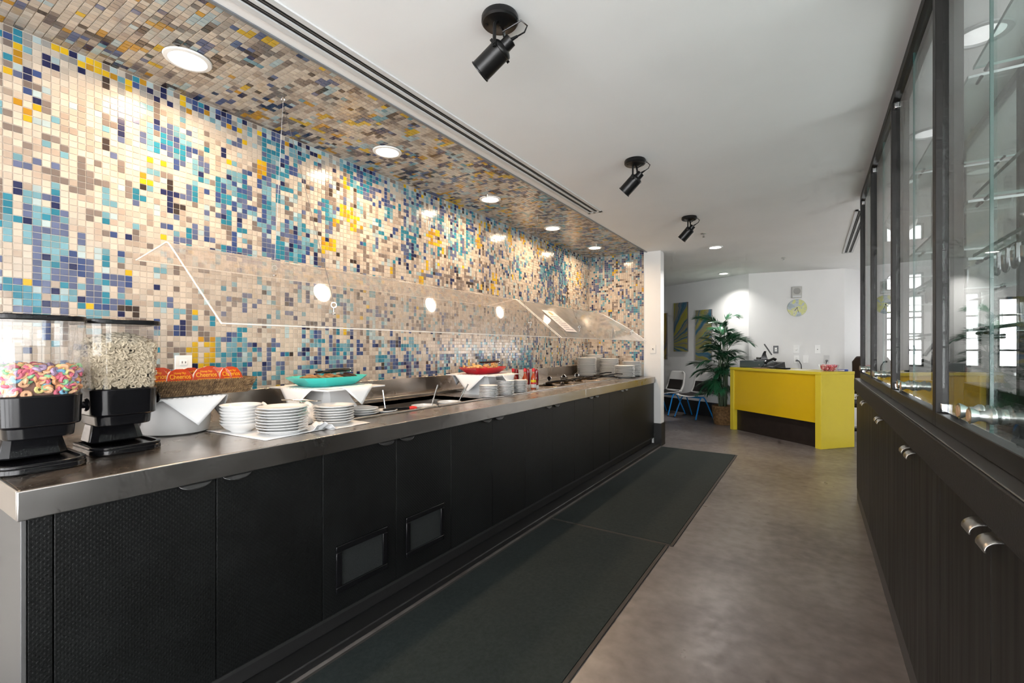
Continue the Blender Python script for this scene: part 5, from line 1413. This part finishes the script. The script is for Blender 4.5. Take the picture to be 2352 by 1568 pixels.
a_ = CP(.724, 1.098, .026); b_ = CP(.78, 1.03, .07); c_ = CP(.79, .9, .06); cable([a_, CP(.75, 1.095, .05), b_, c_, CP(.80, .6, .04)], 'thick black power cable dropping from the plugged outlet', True, .007)
a_ = CP(1.154, 1.10, .022); cable([a_, CP(1.14, 1.04, .03), CP(1.13, .9, .03), CP(1.12, .5, .03)], 'thin black cable dropping from the grey wall plate', False, .004)

AWD = (AW1 - AW0).normalized(); AWA = math.atan2(AWD.y, AWD.x)
def AP(s, z, off=0.0):
    p = AW0 + AWD * s; n = Vector((AWD.y, -AWD.x)); return (p.x + n.x * off, p.y + n.y * off, z)
def ray_paint(name, cx, cz, seed, stops):
    """rays of paint fanning out of one corner"""
    m = bpy.data.materials.new(name); m.use_nodes = True; nt = m.node_tree; b = nt.nodes['Principled BSDF']
    tc = nn(nt, 'ShaderNodeTexCoord'); sx = nn(nt, 'ShaderNodeSeparateXYZ'); nt.links.new(tc.outputs['Object'], sx.inputs[0])
    ax = nn(nt, 'ShaderNodeMath', operation='SUBTRACT'); ax.inputs[1].default_value = cx; nt.links.new(sx.outputs[0], ax.inputs[0])
    az = nn(nt, 'ShaderNodeMath', operation='SUBTRACT'); az.inputs[1].default_value = cz; nt.links.new(sx.outputs[2], az.inputs[0])
    at_ = nn(nt, 'ShaderNodeMath', operation='ARCTAN2'); nt.links.new(az.outputs[0], at_.inputs[0]); nt.links.new(ax.outputs[0], at_.inputs[1])
    nz = nn(nt, 'ShaderNodeTexNoise'); nz.inputs['Scale'].default_value = 3; nz.inputs['Detail'].default_value = 4; nt.links.new(tc.outputs['Object'], nz.inputs['Vector'])
    ma = nn(nt, 'ShaderNodeMath', operation='MULTIPLY_ADD'); ma.inputs[1].default_value = .35; nt.links.new(nz.outputs['Fac'], ma.inputs[0]); nt.links.new(at_.outputs[0], ma.inputs[2])
    n2 = nn(nt, 'ShaderNodeTexNoise'); n2.noise_dimensions = '1D'; n2.inputs['Scale'].default_value = 5.0; n2.inputs['Detail'].default_value = 6; n2.inputs['Roughness'].default_value = .72
    of = nn(nt, 'ShaderNodeMath', operation='ADD'); of.inputs[1].default_value = seed * 3.7; nt.links.new(ma.outputs[0], of.inputs[0]); nt.links.new(of.outputs[0], n2.inputs['W'])
    cr = nn(nt, 'ShaderNodeValToRGB'); e = cr.color_ramp.elements
    while len(e) < len(stops): e.new(.5)
    for q, (p_, c_) in zip(e, stops): q.position = p_; q.color = (*c_, 1)
    nt.links.new(n2.outputs['Fac'], cr.inputs[0]); nt.links.new(cr.outputs[0], b.inputs['Base Color']); b.inputs['Roughness'].default_value = .5
    return m
ST1 = [(.30, (.02, .10, .17)), (.42, (.035, .14, .22)), (.48, (.24, .22, .22)), (.54, (.30, .28, .06)), (.62, (.36, .34, .03)), (.70, (.28, .27, .26))]
ST2 = [(.32, (.16, .15, .17)), (.42, (.03, .08, .13)), (.50, (.34, .22, .03)), (.60, (.38, .30, .05)), (.70, (.20, .19, .20))]
for (s0, s1, z0, z1, cx, cz, seed, stp, lab) in ((1.98, 2.321, 1.07, 2.05, .0, -.6, 5, ST2, 'leftmost painted panel with orange rays, half hidden by the white wall'), (2.527, 2.883, 1.24, 2.237, -.32, -.35, 2, ST1, 'middle tall painted panel of yellow, blue and grey rays'), (3.09, 3.46, 1.07, 2.049, -.45, -.30, 3, ST1, 'right painted panel of yellow and blue rays behind the palm')):
    t = thing('painted_panel', lab, 'painting', AP((s0 + s1) / 2, (z0 + z1) / 2), AWA, 'ray paintings')
    hw, hh = (s1 - s0) / 2, (z1 - z0) / 2
    B(-hw, hw, -.03, 0, -hh, hh).build('canvas', mat('canvas_edge', (.12, .11, .11), .7), t, smooth=False)
    B(-hw, hw, -.0315, -.030, -hh, hh).build('painted_face', ray_paint('paint_' + str(seed), cx, cz, seed, stp), t, smooth=False)
ws = thing('wall_unit', 'white wall unit just above the leftmost painted panel', 'wall unit', AP(2.10, 2.20), AWA)
B(-.13, .13, -.14, 0, -.13, .13).build('housing', WHITEPL, ws, bevel=.02); B(-.11, .11, -.13, -.02, -.150, -.129).build('outlet_grille', mat('unit_grille', (.12, .12, .12), .5), ws, smooth=False)

# ------------------------------------------------------------------ waiting chairs
SHELL = mat('white_shell', (.80, .79, .77), .4)
def chair_proto():
    t = thing('waiting_chair', 'x', 'chair', (0, 0, 0), 0, 'waiting chairs by the paintings')
    def shell(u, v):                       # u along the seat then up the back, v across
        w_ = (v - .5) * 2
        if u < .5:
            s = u / .5; x = .22 - .40 * s; z = .445 - .018 * math.sin(PI * s) - (.03 * (1 - s) ** 4); hw = .225
        else:
            s = (u - .5) / .5; a = s * 1.0
            x = -.18 - .05 * math.sin(min(1, s * 2.5) * PI / 2) - .10 * s; z = .445 + .005 + .40 * s ** 1.1; hw = .225 - .035 * s ** 3
        if s > .85 and u > .5: hw -= .05 * ((s - .85) / .15) ** 2
        return (x + .03 * w_ * w_ * (1 if u > .5 else 0), hw * w_, z + .022 * w_ * w_ * (1 if u < .5 else 0))
    MB().grid(shell, 24, 10).build('shell', SHELL, t, thick=.012, angle=70)
    def pad(u, v):
        w_ = (v - .5) * 2; x, y_, z = shell(.06 + .40 * u, .5 + .40 * w_); return (x, y_, z + .012 + .008 * (1 - w_ ** 4) * math.sin(PI * u) ** .4)
    MB().grid(pad, 10, 8).build('seat_pad', SEATPAD, t, thick=.012)
    def pad2(u, v):
        w_ = (v - .5) * 2; x, y_, z = shell(.56 + .24 * u, .5 + .39 * w_); return (x + .014, y_, z)
    MB().grid(pad2, 8, 8).build('back_pad', SEATPAD, t, thick=.014)
    for s in (-1, 1):
        fr = MB().tube([(.22, s * .25, 0), (.07, s * .215, .36), (.03, s * .21, .405), (-.03, s * .21, .405), (-.07, s * .215, .36), (-.25, s * .25, 0)], .0125, 10).build('leg_frame', BLUEMET, t)
        MB().cyl((.22, s * .25, 0), (.217, s * .249, .012), .015, n=10).build('foot', BLACKPL, fr); MB().cyl((-.25, s * .25, 0), (-.247, s * .249, .012), .015, n=10).build('foot', BLACKPL, fr)
    for x in (.05, -.05): MB().tube([(x, -.212, .395), (x, .212, .395)], .011, 8).build('cross_tube', BLUEMET, t)
    return t
ch0 = chair_proto()
CHA = math.atan2(-.8638, -.5038)
for k, (s, lab) in enumerate(((3.40, 'white shell chair with black pads and blue legs, beside the potted palm'), (2.74, 'white shell chair with black pads and blue legs, middle of the row'), (2.08, 'white shell chair with blue legs mostly hidden behind the white wall'))):
    loc = AP(s, 0, .44)
    o = ch0 if k == 0 else dup(ch0, loc, CHA, lab)
    o.location = loc; o.rotation_euler = (0, 0, CHA); o['label'] = lab

# ------------------------------------------------------------------ potted palm
PX, PY = -1.30, 8.68
pp = thing('potted_palm', 'tall green potted palm in a wicker pot beside the yellow desk', 'plant', (PX, PY, 0))
pot = MB(); pot.lathe([(.001, 0), (.135, 0), (.14, .005), (.17, .15), (.178, .30), (.184, .315), (.178, .325), (.165, .32), (.160, .29), (.001, .285)], n=32)
po = pot.build('wicker_pot', WICKD, pp)
rb = MB()
for k in range(16):
    z = .012 + k * .0185; r_ = .1415 + (.178 - .14) * (z / .30) ** .8
    rb.torus((0, 0, z), r_, .0055, 40, 5)
rb.build('woven_rings', WICKD, po)
MB().lathe([(.001, .315), (.10, .310), (.158, .292), (.158, .286), (.001, .286)], n=24).build('moss', MOSS, pp)
rr = random.Random(12)
def frond_mesh(seed, Lf, droop):
    r = random.Random(seed); m = MB(); N = 34
    spine = []
    for i in range(N + 1):
        s = i / N; spine.append(Vector((Lf * (s - .22 * droop * s * s), 0, Lf * (.55 * s - .85 * droop * s * s))))
    sp_ = spine[::2]; m.cur = 1; m.tube(sp_, [.006 - .0045 * i / (len(sp_) - 1) for i in range(len(sp_))], 5); m.cur = 0
    for i in range(6, N + 1):
        s = i / N; p = spine[i]; t = (spine[i] - spine[i - 1]).normalized()
        ll = Lf * (.20 + .30 * math.sin(PI * min(1, .10 + s * .86))) * r.uniform(.85, 1.1)
        for sd in (-1, 1):
            sidev = Vector((0, sd, 0)); d = (sidev * (.80 - .40 * s) + t * (.65 + .5 * s) + Vector((0, 0, r.uniform(-.10, .16)))).normalized()
            wv = d.cross(Vector((0, 0, 1))).normalized() * (.0070 + .0035 * math.sin(PI * s))
            sag = Vector((0, 0, -ll * r.uniform(.15, .45)))
            a = p; b = p + d * ll * .5 + sag * .22; c = p + d * ll + sag
            m.add([a - wv * .4, a + wv * .4, b + wv, b - wv, c + wv * .12, c - wv * .12], [(0, 1, 2, 3), (3, 2, 4, 5)])
    return m.mesh('frond', [LEAF, STEM], smooth=False)
FM = [frond_mesh(100 + k, .56 + .05 * (k % 3), .55 + .16 * (k % 4)) for k in range(8)]
canes = ((1.72, .02, 9), (1.10, .12, 8), (1.42, .09, 9), (1.22, .12, 8), (1.58, .05, 9), (.92, .13, 7), (1.34, .10, 8), (1.00, .11, 8), (1.50, .08, 8))
for k, (top, lean, nf) in enumerate(canes):
    a = 2 * PI * k / len(canes) + .3; r0 = .04 + .03 * (k % 2)
    b0 = Vector((r0 * math.cos(a), r0 * math.sin(a), .30)); b1 = Vector((lean * math.cos(a), lean * math.sin(a), top))
    pts = [b0.lerp(b1, i / 6) + Vector((rr.uniform(-.006, .006), rr.uniform(-.006, .006), 0)) for i in range(7)]
    MB().tube(pts, [.015 - .009 * i / 6 for i in range(7)], 7).build('cane', STEM, pp)
    for q in range(nf):
        hf = q / max(1, nf - 1); pz = b0.lerp(b1, .30 + .70 * hf)
        az = a + q * 2.4 + rr.uniform(-.3, .3)
        if pz.z < 1.12 and -1.3 < (az + PI) % (2 * PI) - PI < .9: continue        # the desk stands there
        f = bpy.data.objects.new('frond', rr.choice(FM)); COL.objects.link(f); f.parent = pp
        f.location = pz
        f.rotation_euler = (rr.uniform(-.3, .3), -(-.10 + .95 * hf) + rr.uniform(-.15, .15), az)
        s_ = rr.uniform(.60, .84); f.scale = (s_,) * 3
